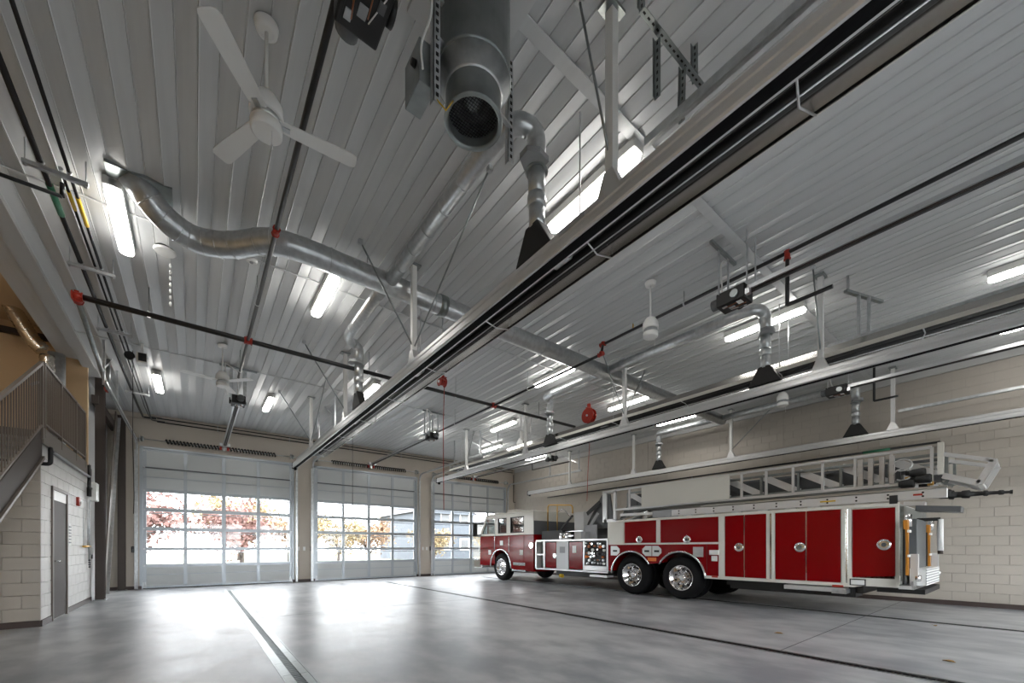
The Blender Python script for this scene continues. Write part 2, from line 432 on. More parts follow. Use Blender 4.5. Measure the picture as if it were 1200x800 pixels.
# ------------------------------------------------------------------ columns and brace
def hcol(name, label, x, y, z1, wd=.16, ln=.2):
    t = thing(name, label, 'column', (x, y, 0))
    B(x-wd/2, x+wd/2, y-ln/2, y-ln/2+.015, 0, z1).build('flange', 'bronze', t); B(x-wd/2, x+wd/2, y+ln/2-.015, y+ln/2, 0, z1).build('flange', 'bronze', t)
    B(x-.006, x+.006, y-ln/2+.015, y+ln/2-.015, 0, z1).build('web', 'bronze', t)
    B(x-wd/2-.03, x+wd/2+.03, y-ln/2-.03, y+ln/2+.03, 0, .02).build('base_plate', 'galv_dark', t)
    return t
hcol('steel_column', 'dark bronze steel column at the end of the white block wall', -1.78, 13.75, 5.28)
hcol('steel_column', 'dark bronze steel column against the back wall beside the first door', -1.68, 16.4, 5.1)
t = thing('diagonal_brace', 'bronze steel channel leaning from floor up to the back wall column', 'brace', (-1.75, 14.1, 0))
MB().bar((-1.76, 14.1, .12), (-1.76, 16.12, 5.05), .03, .34, up=(0, 1, 0)).build('channel', 'picket', t)
MB().bar((-1.72, 14.24, .1), (-1.72, 16.26, 5.0), .07, .02, up=(0, 1, 0)).build('lip', 'galv', t)
MB().cbox((-1.76, 14.1, .1), (.03, .3, .2)).build('gusset', 'galv', t)
# rafter beam at the left end
tag(MB().bar((-1.85, 13.6, 4.75), (-1.85, 16.5, 4.75), .12, .2).build('steel_beam', 'bronze'), 'dark bronze beam between the two left steel columns', 'beam')

# ------------------------------------------------------------------ overhead sectional doors
def make_door(name):
    W = 4.06; t = bpy.data.objects.new(name, None); C.objects.link(t); t['kind'] = 'structure'; ORG[t.name] = (0,0,0)
    y0, y1 = 0, .05
    st = [(0, .1), (.98, 1.07), (1.97, 2.08), (2.96, 3.06), (W-.09, W)]
    for a, b in st: B(a, b, y0-.012, y1, .02, DH).build('stile', 'doormetal', t)
    for a, b in ((.66, .75), (1.17, 1.27), (1.78, 1.89), (2.37, 2.48), (2.96, 3.06), (3.67, 3.73), (4.22, DH), (.02, .08)):
        B(0, W, y0-.006, y1-.004, a, b).build('rail', 'doormetal', t)
    for z in (1.11, 1.72, 2.31, 2.90, 3.42, .43):
        B(.02, W-.02, y0-.03, y0-.004, z-.012, z+.012).build('strut', 'doormetal', t)
    MB().bar((.02, -.02, 3.7), (W-.02, -.02, 3.7), .02, .03).build('truss', 'darkgrey', t)
    for k in range(4):
        a, b = st[k][1], st[k+1][0]
        for z0, z1 in ((.08, .66), (3.06, 3.67), (3.73, 4.22)): B(a, b, y0+.005, y1-.01, z0, z1).build('panel', 'doorpaint', t)
        for z0, z1 in ((.75, 1.17), (1.27, 1.78), (1.89, 2.37), (2.48, 2.96)):
            MB().quad((a, .025, z0), (b, .025, z0), (b, .025, z1), (a, .025, z1)).build('pane', 'glass', t)
    B(0, W, 0, y1, 0, .02).build('bottom_seal', 'rubber', t)
    for x in (.05, W-.045):
        for z in (.1, .7, 1.22, 1.83, 2.42, 3.0, 3.7, 4.2): MB().cyl((x, -.02, z), (x, -.06, z), .025, 8).build('roller', 'galv', t)
        B(x-.05, x+.05, -.04, -.012, .03, .2).build('corner_bracket', 'galv', t)
    return t
door1 = make_door('door_1')
def ddup(root, name, loc):
    r = dup(root, loc); r.name = name; return r
DY = YB+.06
for i in range(3):
    q = ddup(door1, 'door_%d' % (5+i), (DOORS[i][1]-.005, YR-.06, 0)); q.rotation_euler.z = math.pi; q['label'] = ['glazed overhead door in the wall behind, opposite the stair side door', 'glazed overhead door in the wall behind, opposite the middle door', 'glazed overhead door in the wall behind the truck tail'][i]
ddup(door1, 'door_2', (DOORS[1][0]+.005, DY, 0)); ddup(door1, 'door_3', (DOORS[2][0]+.005, DY, 0)); door1.location = (DOORS[0][0]+.005, DY, 0)
bpy.data.objects['door_1']['label'] = 'glazed sectional overhead door beside the stairs'; bpy.data.objects['door_2']['label'] = 'glazed sectional overhead door in the middle of the back wall'
bpy.data.objects['door_3']['label'] = 'glazed sectional overhead door in front of the truck cab'
for i, (a, b) in enumerate(DOORS):
    m = MB().box(a-.05, a+.02, YB-.01, YB+.05, 0, DH+.02).box(b-.02, b+.05, YB-.01, YB+.05, 0, DH+.02).box(a-.05, b+.05, YB-.01, YB+.05, DH-.02, DH+.04)
    struct(m.build('trim_%d' % (5+i), 'doormetal'))
DN = ['nearest the stairs', 'in the middle', 'beside the truck']
def track(x, side, label, y0=11.3, yd=1, hang=True, zt=4.45):
    t = thing('door_track', label, 'track', (x, YB-.1 if yd > 0 else y0, 0), 'overhead door tracks')
    if yd > 0:
        pts = fillet([(x, YB-.09, 0.02), (x, YB-.09, zt), (x, y0, zt)], .35, 8)
    else: pts = [(x, YR+.5, zt), (x, y0, zt)]
    m = MB()
    for a, b in zip(pts, pts[1:]): m.bar(a, b, .055, .03, up=(side, 0, 0))
    m.build('channel', 'galv', t)
    m = MB()
    for a, b in zip(pts, pts[1:]): m.bar(Vector(a)+Vector((side*.03, 0, 0)), Vector(b)+Vector((side*.03, 0, 0)), .012, .07)
    m.build('angle', 'galv', t)
    if hang:
        for yh in (y0+.15*yd, y0+1.9*yd):
            h = MB().box(x+side*.03, x+side*.035, yh-.02, yh+.02, zt-.03, ZC).box(x+side*.03, x+side*.065, yh-.02, yh-.015, zt-.03, ZC)
            h.build('hanger_angle', 'galv', t)
        MB().bar((x+side*.04, y0+.15*yd, zt+.3), (x+side*.04, y0+1.2*yd, ZC), .004, .035).build('sway_brace', 'galv', t)
    return t
track(DOORS[0][0]-.09, -1, 'galvanized door track against the left wall beside the steel column', 11.0)
track(DOORS[0][1]+.09, 1, 'galvanized door track hidden behind the first exhaust rail')
track(DOORS[1][0]-.09, -1, 'galvanized door track left of the middle door')
track(DOORS[1][1]+.09, 1, 'galvanized door track curving back from the right jamb of the middle door', 11.6)
track(DOORS[2][0]-.09, -1, 'galvanized door track under the second exhaust rail')
track(DOORS[2][1]+.09, 1, 'galvanized door track by the block wall above the truck cab', 11.5)
# tracks of the opposite doors, their free ends reach into view
for x, sd, y, lb in ((2.92, -1, 1.95, 'dark door track end along the first radiant heater'), (7.9, 1, 2.0, 'bare galvanized door track end behind the second exhaust rail'), (12.62, 1, 1.9, 'bare galvanized door track end by the block wall above the truck tail')):
    track(x, sd, lb, y, -1, False, {2.92: 4.55, 7.9: 4.43, 12.62: 4.36}[x])
# torsion springs
def helix(m, x0, x1, y, z, R=.06, r=.019, pitch=.085):
    n = int((x1-x0)/pitch); pts = []
    for i in range(n*8+1):
        a = 2*math.pi*i/8; pts.append((x0+(x1-x0)*i/(n*8), y+R*math.cos(a), z+R*math.sin(a)))
    return m.tube(pts, r, 5)
t0 = None
for i, (a, b) in enumerate(DOORS):
    if t0 is None:
        t0 = thing('torsion_spring', 'black coil torsion spring pair over the door beside the stairs', 'spring', (a, YB-.14, 4.52), 'torsion springs over the doors')
        c = (a+b)/2
        MB().cyl((a-.1, YB-.14, 4.52), (b+.1, YB-.14, 4.52), .014, 8).build('shaft', 'galv', t0)
        helix(MB(), a+.55, c-.12, YB-.14, 4.52).build('coil', 'black', t0); helix(MB(), c+.12, b-.55, YB-.14, 4.52).build('coil', 'black', t0)
        for x in (c-.1, c+.1): MB().cyl((x-.03, YB-.14, 4.52), (x+.03, YB-.14, 4.52), .06, 10).build('cone', 'redfit', t0)
        MB().box(c-.03, c+.03, YB-.2, YB-.004, 4.44, 4.62).build('bracket', 'galv', t0)
        for x in (a+.02, b-.02):
            MB().cyl((x-.03, YB-.14, 4.52), (x+.03, YB-.14, 4.52), .075, 12).build('cable_drum', 'galv_dark', t0); MB().box(x-.06, x-.05, YB-.2, YB-.004, 4.44, 4.62).build('end_bracket', 'galv', t0)
    else:
        dup(t0, (a, YB-.14, 4.52), ['', 'black coil torsion spring pair over the middle door', 'black coil torsion spring pair over the door in front of the truck'][i])

# ------------------------------------------------------------------ door openers
def opener():
    t = thing('door_opener', 'black trolley door opener over the bay beside the stairs', 'door opener', (0,0,0), 'door openers')
    B(-.13, .13, -.24, .12, -.08, .1).build('housing', 'black', t, bevel=.012)
    MB().lathe((.03, -.34, .02), 'y', [(0, .05), (.01, .07), (.1, .07), (.11, .05)], 16).build('motor', 'darkgrey', t)
    h = B(-.11, .1, -.22, .1, -.084, -.08).build('control_plate', 'black', t)
    B(.0, .09, .0, .06, -.088, -.084).build('label_plate', 'whiteplas', h); MB().cyl((.07, .0, -.088), (.05, -.16, -.088), .005, 6).build('wire', 'copper', h); MB().cyl((-.09, .06, -.088), (-.04, -.12, -.088), .004, 6).build('wire', 'whiteplas', h); MB().cyl((-.02, .08, -.088), (-.03, -.1, -.088), .004, 6).build('wire', 'copper', h)
    B(-.02, .03, -.12, -.05, -.092, -.084).build('relay', 'grey', h); B(.05, .09, -.18, -.12, -.09, -.084).build('terminal', 'galv', h)
    B(-.1, -.06, -.03, .03, -.092, -.084).build('relay', 'darkgrey', h)
    B(.08, .14, .13, .18, -.07, .0).build('bracket', 'alu', t); B(-.15, -.13, -.2, .1, .0, .12).build('side_plate', 'galv', t)
    MB().lathe((-.17, -.05, .0), 'x', [(0, .07), (.03, .07), (.03, .03), (.04, .03)], 16).build('chain_wheel', 'black', t)
    MB().lathe((.13, .0, .0), 'x', [(0, .05), (.03, .05)], 12).build('pulley', 'galv_dark', t)
    for sx in (-1, 1): B(sx*.05-.012, sx*.05+.012, .1, 5.15, .02, .075).build('rail', 'alu', t)
    B(-.038, .038, .1, 5.12, .012, .05).build('chain_channel', 'bronze', t)
    MB().tube([(0, .2, .004), (0, 5.1, .004)], .008, 6).build('chain', 'darkgrey', t)
    B(-.14, .14, 5.05, 5.2, .0, .09).build('header_bracket', 'galv', t)
    for y in (-.2, .15):
        for sx in (-1, 1): B(sx*.13-.02, sx*.13+.02, y-.003, y+.003, .08, ZC-4.5).build('hanger', 'galv', t)
    B(-.35, .35, -.22, -.18, .68, .72).build('hanger_bar', 'galv_dark', t)
    MB().tube(fillet([(-.25, -.25, ZC-4.5), (-.25, -.25, .3), (-.2, -.15, .1)], .1), .014, 8).build('conduit', 'whiteplas', t)
    MB().tube(fillet([(-.25, -.25, .74), (-.02, -.25, .62), (-.02, -.22, .1)], .15), .01, 8).build('conduit', 'whiteplas', t)
    return t
OZ = 4.56
op = opener()
dup(op, (5.6, 11.15, OZ), 'black trolley door opener over the middle bay in front of the glazed door'); dup(op, (10.5, 11.15, OZ), 'black trolley door opener above the fire truck cab')
dup(op, (.79, 2.36, OZ-.05), 'black trolley door opener next to the white three blade ceiling fan', rotz=math.pi)
dup(op, (5.68, 2.4, OZ), 'black trolley door opener hung between the first and second exhaust rails', rotz=math.pi); dup(op, (10.75, 2.5, OZ), 'trolley door opener hung above the white panel truck ladder', rotz=math.pi)
op.location = (.78, 11.15, OZ)

# ------------------------------------------------------------------ exhaust rails
def exhaust_rail(x, y0, y1, label, braces):
    z0, z1 = 3.74, 3.90; t = thing('exhaust_rail', label, 'rail', (x, 6, z0), 'vehicle exhaust rails')
    w2 = .07
    pr = [(-.06, z0), (-w2, z0+.015), (-w2, z0+.06), (-w2+.008, z0+.07), (-w2+.008, z0+.09), (-w2, z0+.1), (-w2, z1-.02), (-.045, z1), (.045, z1), (w2, z1-.02), (w2, z0+.015), (.06, z0), (.042, z0), (.042, z0+.02), (.055, z0+.03), (.05, z1-.02), (-.05, z1-.02), (-.055, z0+.03), (-.042, z0+.02), (-.042, z0)]
    MB().prism([(x+a, z) for a, z in pr], 'y', y0, y1).build('rail_profile', 'alu_rail', t)
    for sx in (-1, 1): MB().bar((x+sx*.021, y0+.02, z0+.004), (x+sx*.021, y1-.02, z0+.004), .041, .014).build('rubber_lip', 'rubber', t)
    B(x-.075, x+.075, y1-.01, y1+.03, z0-.03, z1+.01).build('end_cap', 'black', t, bevel=.01)
    MB().lathe((x-.03, y1-.08, z0-.035), 'x', [(0, .045), (.06, .045)], 12).build('end_bumper', 'rubber', t)
    yj = y0+1.5
    while yj < y1-1: B(x-.074, x+.074, yj-.14, yj+.14, z0+.1, z0+.145).build('splice_plate', 'alu', t); yj += 3.1
    for i, y in enumerate((11.95, 8.8, 5.45, 1.95)):
        p = B(x-.035, x+.035, y-.035, y+.035, z1+.12, ZC-.03).build('post', 'white', t, bevel=.004)
        MB().prism([(y-.11, z1-.01), (y+.11, z1-.01), (y+.04, z1+.16), (y-.04, z1+.16)], 'x', x-.045, x+.045).build('foot_bracket', 'alu_rail', p)
        MB().box(x-.09, x+.09, y-.06, y+.06, ZC-.03, ZC-.005).build('ceiling_plate', 'galv_dark', p)
        for dx, dy in braces[i]:
            MB().cyl((x, y, z1+.2), (x+dx, y+dy, ZC-.02), .011, 6).build('brace_rod', 'galv_dark', p)
            MB().cbox((x+dx, y+dy, ZC-.03), (.05, .05, .06)).build('rod_anchor', 'galv', p)
    return t
exhaust_rail(2.47, -2.3, 14.2, 'long aluminium exhaust rail hung beside the broad radiant heater near the silver blower', [[(-.75, 0), (0, -1.6)], [(-.78, 0)], [(-.75, 0), (0, -1.9)], [(-.25, .1)]])
exhaust_rail(7.34, -2.3, 14.0, 'long aluminium exhaust rail over the open floor left of the truck', [[(.3, 0)], [], [(-.75, 0), (.75, 0)], [(-.35, 0)]])
exhaust_rail(12.38, -2.3, 14.6, 'long aluminium exhaust rail directly above the fire truck ladder along the block wall', [[], [], [(0, -1.3)], []])

# ------------------------------------------------------------------ radiant tube heaters
def heater(x, y0, y1, label):
    z = 4.15; t = thing('radiant_heater', label, 'heater', (x, 6, z), 'radiant tube heaters'); hw = .26
    out = [(-hw, z), (-hw, z+.03), (-.13, z+.2), (.13, z+.2), (hw, z+.03), (hw, z)]; inn = [(hw-.008, z), (hw-.008, z+.026), (.125, z+.19), (-.125, z+.19), (-hw+.008, z+.026), (-hw+.008, z)]
    MB().prism([(x+a, b) for a, b in out+inn], 'y', y0, y1).build('reflector_hood', 'reflector', t)
    for s in (-1, 1): MB().bar((x+s*(hw+.004), y0, z+.03), (x+s*(hw+.004), y1, z+.03), .006, .06).build('hood_edge', 'cream', t)
    MB().cyl((x-.06, y0+.1, z+.085), (x-.06, y1-.15, z+.085), .052, 14).build('burner_tube', 'black', t)
    MB().cyl((x+.1, y0+.1, z+.085), (x+.1, y1-.15, z+.085), .052, 14).build('return_tube', 'black', t)
    MB().cyl((x+.03, y0, z-.006), (x+.03, y1, z-.006), .006, 6).build('guard_wire', 'alu', t)
    y = y0+1.4; k = 0
    while y < y1:
        MB().tube([(x-hw, y, z), (x-.1, y, z-.008), (x+.1, y+.05, z-.008), (x+hw, y, z)], .008, 6).build('wire_bracket', 'alu', t)
        if k % 2 == 0:
            MB().cyl((x-.04, y+.3, z+.085), (x-.04, y+.5, z+.085), .06, 12).build('tube_coupling', 'galv', t)
            for s in (-1, 1): MB().cyl((x+s*.2, y, z+.1), (x+s*.2, y, ZC), .008, 6).build('hanging_chain', 'alu', t)
        y += 1.7; k += 1
    MB().box(x-hw, x+hw, y1-.01, y1, z, z+.2).build('end_plate', 'alu', t)
    return t
heater(3.03, -2.2, 14.0, 'radiant tube heater with polished reflector beside the first exhaust rail')
heater(7.86, -2.2, 13.6, 'radiant tube heater with cream hood edge behind the second exhaust rail')

# ------------------------------------------------------------------ light fixtures
def lampfix():
    t = thing('strip_light', 'x', 'light', (0,0,0), 'surface mounted strip lights')
    B(-.08, .08, -.64, .64, .0, .1).build('housing', 'lamphouse', t, bevel=.012)
    pr = []
    def cap(y, s):
        return [(.075*math.cos(a), y+s*.075*math.sin(a)) for a in [math.pi*i/8 for i in range(9)]]
    poly = cap(.565, 1)+[(-x, y) for x, y in cap(-.565, -1)]
    MB().prism(poly, 'z', -.045, .0).build('diffuser', 'lamp', t, bevel=.012)
    for s in (-1, 1): B(-.03, .03, s*.62-.02, s*.62+.02, .02, .08).build('end_clip', 'galv', t)
    return t
lf = lampfix(); LZ = 5.2
LS = [(-.71, 6.83, 'white glowing strip light beside the black pipes near the stairs'), (1.61, 6.85, 'glowing strip light behind the bend of the galvanized duct'), (-.69, 12.95, 'glowing strip light above the first door near the left steel column'),
 (1.6, 12.95, 'glowing strip light between the first exhaust rail and the opener by the stairs'), (3.48, 3.05, 'bright strip light right next to the first exhaust rail and duct drop'), (7.93, 2.95, 'bright strip light between the opener and the second exhaust rail'),
 (9.22, -.22, 'strip light on the ceiling over the rear of the truck'), (9.33, 6.83, 'strip light near the red hose reel'), (6.54, 6.83, 'strip light partly behind the black sprinkler branch'), (7.9, 10.6, 'strip light above the far half of the second exhaust rail'),
 (9.3, 13.25, 'strip light over the truck bumper near the back wall'), (11.7, 6.8, 'strip light between the second exhaust rail and the block wall over the ladder panel'), (11.6, -.25, 'strip light over the tail of the truck near the block wall'), (3.48, 10.4, 'strip light behind the far duct drop of the first rail'),
 (11.7, 13.35, 'strip light near the right back corner above the cab'), (6.54, 13.2, 'strip light above the middle door')]
for x, y, lb in LS: dup(lf, (x, y, LZ), lb)
for ch in list(lf.children): bpy.data.objects.remove(ch)
bpy.data.objects.remove(lf)
ml = lampfix(); ml['label'] = 'added strip light out of view on the mezzanine ceiling above the stairs'; ml.location = (-3.2, 9.5, 5.8)  # unseen lamp, added to light the tan mezzanine wall

# ------------------------------------------------------------------ exhaust ducts
t = thing('main_duct', 'galvanized round trunk duct with an S bend crossing under the ceiling', 'duct', (5, 5.65, 5.05))
p = fillet([(-.55, 6.12, 5.36), (-.3, 6.25, 5.1), (.0, 6.38, 5.04), (.35, 6.22, 5.04), (.75, 5.8, 5.05), (1.1, 5.73, 5.05), (12.38, 5.71, 5.05)], .18, 6)
MB().tube(p, .145, 20).build('trunk', 'galv', t)
for i in range(1, len(p)-8, 3):
    d = (p[i+1]-p[i]).normalized(); MB().cyl(p[i]-d*.006, p[i]+d*.006, .149, 20).build('seam_ring', 'galv', t)
x = 1.4
while x < 12.2: MB().cyl((x, 5.72, 5.05), (x+.012, 5.72, 5.05), .149, 20).build('seam_ring', 'galv', t); x += .75
for x in (1.9, 4.0, 6.2, 9.2):
    MB().cyl((x, 5.72, 5.17), (x, 5.72, ZC), .006, 5).build('hanger_strap', 'galv_dark', t)
MB().cyl((3.0, 5.725, 5.05), (3.12, 5.725, 5.05), .155, 20).build('damper_collar', 'galv_dark', t)
B(-.75, -.2, 5.98, 6.3, ZC-.01, ZC+.03).build('roof_curb', 'galv_dark', t)
def drop(x, yb, yv, xv, label, near):
    t = thing('duct_drop', label, 'duct', (xv, yv, 3.9), 'duct drops to the rails')
    sg = -1 if near else 1
    p = fillet([(x, 5.72+sg*.1, 5.05), (x, yv-sg*.35, 5.05), (x+(xv-x)*.3, yv-sg*.05, 5.08), (xv, yv, 5.05), (xv, yv, 4.75)], .13, 5) if abs(xv-x) > .12 else fillet([(x, 5.72+sg*.1, 5.05), (xv, yv, 5.05), (xv, yv, 4.75)], .22, 6)
    MB().tube(p, .085, 18).build('branch', 'galv', t)
    MB().cyl((xv, yv, 4.76), (xv, yv, 4.45), .078, 18).build('riser', 'galv', t)
    MB().tube([(xv, yv, 4.47), (xv, yv, 4.43), (xv, yv, 4.38), (xv, yv, 4.36)], .08, 18, True, [.082, .088, .088, .074]).build('coupling', 'galv', t)
    MB().cyl((xv, yv, 4.37), (xv, yv, 4.16), .074, 18).build('lower_riser', 'galv', t)
    m = MB(); top = []; n = 12
    b0 = [(xv-.06, yv-.24), (xv+.06, yv-.24), (xv+.06, yv+.24), (xv-.06, yv+.24)]; t0 = [(xv-.07, yv-.08), (xv+.07, yv-.08), (xv+.07, yv+.08), (xv-.07, yv+.08)]
    m.v = [(a, b, 3.9) for a, b in b0]+[(a, b, 4.18) for a, b in t0]
    for q in ((3,2,1,0),(4,5,6,7),(0,1,5,4),(1,2,6,5),(2,3,7,6),(3,0,4,7)): m.face(list(q))
    m.build('boot', 'black', t, bevel=.01)
    g = MB().cyl((xv, yv, 4.695), (xv, yv, 4.685), .105, 16).build('gate_flange', 'galv_dark', t)
    MB().prism([(xv-.2, yv-.1), (xv-.1, yv-.16), (xv+.02, yv-.14), (xv+.02, yv-.05), (xv-.1, yv+.06), (xv-.2, yv)], 'z', 4.69, 4.74).build('gate_actuator', 'grey', g)
    y = yv
    for yy in [5.65+sg*.4*k for k in range(1, 6)]:
        if (yy-yv)*sg < -.45: MB().cyl((x, yy, 5.05), (x, yy+.01, 5.05), .089, 18).build('seam_ring', 'galv', t)
    return t
drop(2.2, 3.0, 2.8, 2.47, 'galvanized duct drop with black boot near the silver blower', True)
drop(2.17, 0, 7.85, 2.45, 'galvanized duct drop with boot on the far half of the rail near the stairs', False)
drop(7.0, 0, 2.68, 7.3, 'galvanized duct drop with wide black boot beside the hanging door opener', True)
drop(6.95, 0, 7.7, 7.25, 'galvanized duct drop with black boot left of the red hose reel', False)
drop(12.2, 0, 2.6, 12.36, 'galvanized duct drop with black boot over the truck ladder tip', True)
drop(12.15, 0, 7.75, 12.3, 'galvanized duct drop with black boot above the truck white panel', False)

# ------------------------------------------------------------------ blower
bx, by = 1.62, 2.54
t = thing('exhaust_blower', 'large silver cylindrical exhaust blower with open mesh mouth under the ceiling', 'blower', (bx, by, 4.37))
MB().lathe((bx, by, 0), 'z', [(4.675, .272), (4.685, .28), (4.7, .272), (ZC, .272)], 36).build('drum', 'galv_dark', t)
m = MB().lathe((bx, by, 0), 'z', [(4.56, .206), (4.575, .216), (4.59, .21), (4.675, .27)], 36).build('reducer', 'galv', t)
m = MB(); n = 36; prof = [(4.57, .205), (4.39, .205), (4.375, .215), (4.37, .212), (4.37, .185), (4.39, .182), (4.56, .182)]
for h, r in prof:
    for j in range(n):
        a = 2*math.pi*j/n; m.v.append((bx+r*math.cos(a), by+r*math.sin(a), h))
for i in range(len(prof)-1):
    for j in range(n): a = i*n+j; b = i*n+(j+1) % n; m.face([a, b, b+n, a+n], True)
m.build('neck', 'galv_dark', t)
m = MB()
for i in range(-9, 10):
    d = i*.02; L = math.sqrt(max(0, .181**2-d*d))
    m.bar((bx+d, by-L, 4.45), (bx+d, by+L, 4.45), .003, .003); m.bar((bx-L, by+d, 4.45), (bx+L, by+d, 4.45), .003, .003)
m.build('inlet_mesh', 'black', t)
MB().lathe((bx, by, 0), 'z', [(4.50, .03), (4.52, .07), (4.56, .07)], 20).build('fan_hub', 'galv_dark', t)
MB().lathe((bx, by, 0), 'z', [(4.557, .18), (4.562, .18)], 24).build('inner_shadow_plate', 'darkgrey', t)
B(bx-.36, bx+.36, by-.36, by+.36, ZC-.03, ZC+.02).build('roof_curb', 'ceil_trim', t)
for (sx, sy, zb) in ((1.30, 2.5, 4.28), (2.06, 2.66, 4.43)):
    a = B(sx-.025, sx+.025, sy-.003, sy+.003, zb, ZC-.02).box(sx-.025, sx-.02, sy-.003, sy+.045, zb, ZC-.02).build('support_strut', 'galv', t)
    m = MB(); z = zb+.04
    while z < ZC-.05: m.box(sx-.008, sx+.012, sy-.006, sy+.002, z, z+.025); z += .055
    m.build('slot', 'black', a)
for zz in (4.72, 5.0): MB().bar((1.30, 2.5, zz), (1.45, 2.52, zz), .03, .02).build('strut_tie', 'galv', t); MB().bar((1.8, 2.6, zz), (2.06, 2.66, zz), .03, .02).build('strut_tie', 'galv', t)
j = B(1.2, 1.32, 2.56, 2.8, 4.42, 4.72).build('junction_box', 'galv_dark', t, bevel=.006)
MB().lathe((1.17, 2.62, 4.58), 'x', [(0, .02), (.03, .025)], 10).build('knob', 'black', j)
MB().tube(fillet([(1.25, 2.47, 5.1), (1.25, 2.47, 4.8), (1.2, 2.55, 4.65), (1.22, 2.55, 4.5)], .08), .008, 7).build('cable', 'whiteplas', t)
MB().tube([(1.3, 2.5, 4.3), (1.36, 2.48, 4.25), (1.44, 2.5, 4.4)], .005, 6).build('ground_wire', 'yellow', t)
MB().lathe((1.3, 2.36, 4.98), 'z', [(0, .05), (.12, .05)], 10).build('cable_bundle', 'black', t)

# ------------------------------------------------------------------ ceiling fans
def fan(loc, label, rot, blades=True):
    t = thing('ceiling_fan', label, 'ceiling fan', loc, 'ceiling fans'); x, y, z = loc
    MB().lathe((x, y, z-.06), 'z', [(0, .05), (.01, .075), (.06, .085)], 24).build('canopy', 'white', t)
    MB().cyl((x, y, z-.05), (x, y, z-.55), .013, 10).build('downrod', 'white', t)
    MB().lathe((x, y, z-.72), 'z', [(0, .115), (.02, .118), (.1, .112), (.17, .07), (.19, .03)], 28).build('motor', 'white', t)
    b = MB().lathe((x, y, z-.84), 'z', [(0, .095), (.012, .11), (.07, .11), (.08, .09)], 28).build('lower_cap', 'white', t)
    MB().lathe((x, y, z-.76), 'z', [(0, .1), (.04, .1)], 24).build('flywheel', 'galv' if blades else 'grey', t)
    MB().cyl((x+.03, y-.05, z-.84), (x+.03, y-.05, z-.95), .003, 5).build('pull_chain', 'white', b)
    MB().cyl((x+.03, y-.05, z-.95), (x+.03, y-.05, z-.98), .007, 6).build('chain_bob', 'white', b)
    if blades:
        for k in range(3):
            a = rot+k*2*math.pi/3; m = MB(); pts = [(.08, .05), (.2, .06), (.45, .07), (.62, .073), (.655, .058), (.66, .035)]
            poly = [(r, w2) for r, w2 in pts]+[(r, -w2*.95) for r, w2 in reversed(pts)]
            n = len(poly)
            for dz in (0, .008):
                for r, w2 in poly: m.v.append((x+r*math.cos(a)-w2*math.sin(a), y+r*math.sin(a)+w2*math.cos(a), z-.735+dz+w2*.05))
            m.face(list(range(n-1, -1, -1))); m.face(list(range(n, 2*n)))
            for i in range(n): m.face([i, (i+1) % n, n+(i+1) % n, n+i])
            bl = m.build('blade', 'whiteplas', t)
            MB().bar((x+.06*math.cos(a), y+.06*math.sin(a), z-.745), (x+.16*math.cos(a), y+.16*math.sin(a), z-.742), .04, .008).build('blade_iron', 'galv', bl)
    return t
fan((.44, 3.66, ZC), 'white three blade ceiling fan on a long downrod beside the black opener', math.radians(-6))
fan((.44, 9.96, ZC), 'white three blade ceiling fan near the opener by the first door', math.radians(-48))
fan((5.49, 3.6, ZC), 'white bladeless fan motor on a downrod in front of the black sprinkler branch', 0, False)
fan((10.5, 3.5, ZC), 'white bladeless fan motor with pull chain under the second exhaust rail', 0, False)

# ------------------------------------------------------------------ sprinkler pipes
def pipe(name, label, runs, r=.035, m='blackpipe', fits=(), hang=(), cat='pipe', group=None, hm='galv_dark'):
    t = thing(name, label, cat, Vector(runs[0][0]), group)
    for run in runs: MB().tube(run, r, 10).build('pipe_run', m, t)
    for f, ax in fits:
        f = Vector(f); d = {'x': Vector((1,0,0)), 'y': Vector((0,1,0)), 'z': Vector((0,0,1))}[ax]
        c = MB().cyl(f-d*.055, f+d*.055, r*1.35, 12).build('coupling', 'redfit', t)
        for s in (-1, 1): MB().cyl(f+d*s*.05, f+d*(s*.05+.012), r*1.7, 8).build('rim', 'redfit', c)
        MB().cbox(f+Vector((0, 0, r*1.4)), (.05, .05, .03)).build('bolt_lug', 'redfit', c)
    for h in hang:
        h = Vector(h); MB().cyl(h, (h.x, h.y, ZC), .006, 5).build('hanger_rod', hm, t)
        MB().lathe(h-Vector((.0, .012, 0)), 'y', [(0, r*1.2), (.024, r*1.2)], 10).build('hanger_ring', 'alu', t)
    return t
ZP = 4.87; ZN = 5.1
pipe('sprinkler_main', 'black sprinkler main crossing the bay from a red elbow by the stairs', [[(-1.335, 8.46, ZP), (8.98, 8.46, ZP)]], .04, fits=(((-1.335, 8.46, ZP), 'x'), ((.735, 8.46, ZP), 'x'), ((6.0, 8.46, ZP), 'x')), hang=((-.56, 8.46, ZP), (2.85, 8.46, ZP), (4.9, 8.46, ZP), (7.55, 8.46, ZP)))
pipe('sprinkler_branch', 'black sprinkler branch passing over the white fan and main duct', [[(.735, -2.5, ZP), (.735, 10.4, ZP)]], .025, fits=(((.735, 5.33, ZP), 'y'), ((.735, 8.46, ZP), 'y')), hang=((.735, 7.1, ZP), (.735, 1.0, ZP), (.735, 10.0, ZP)))
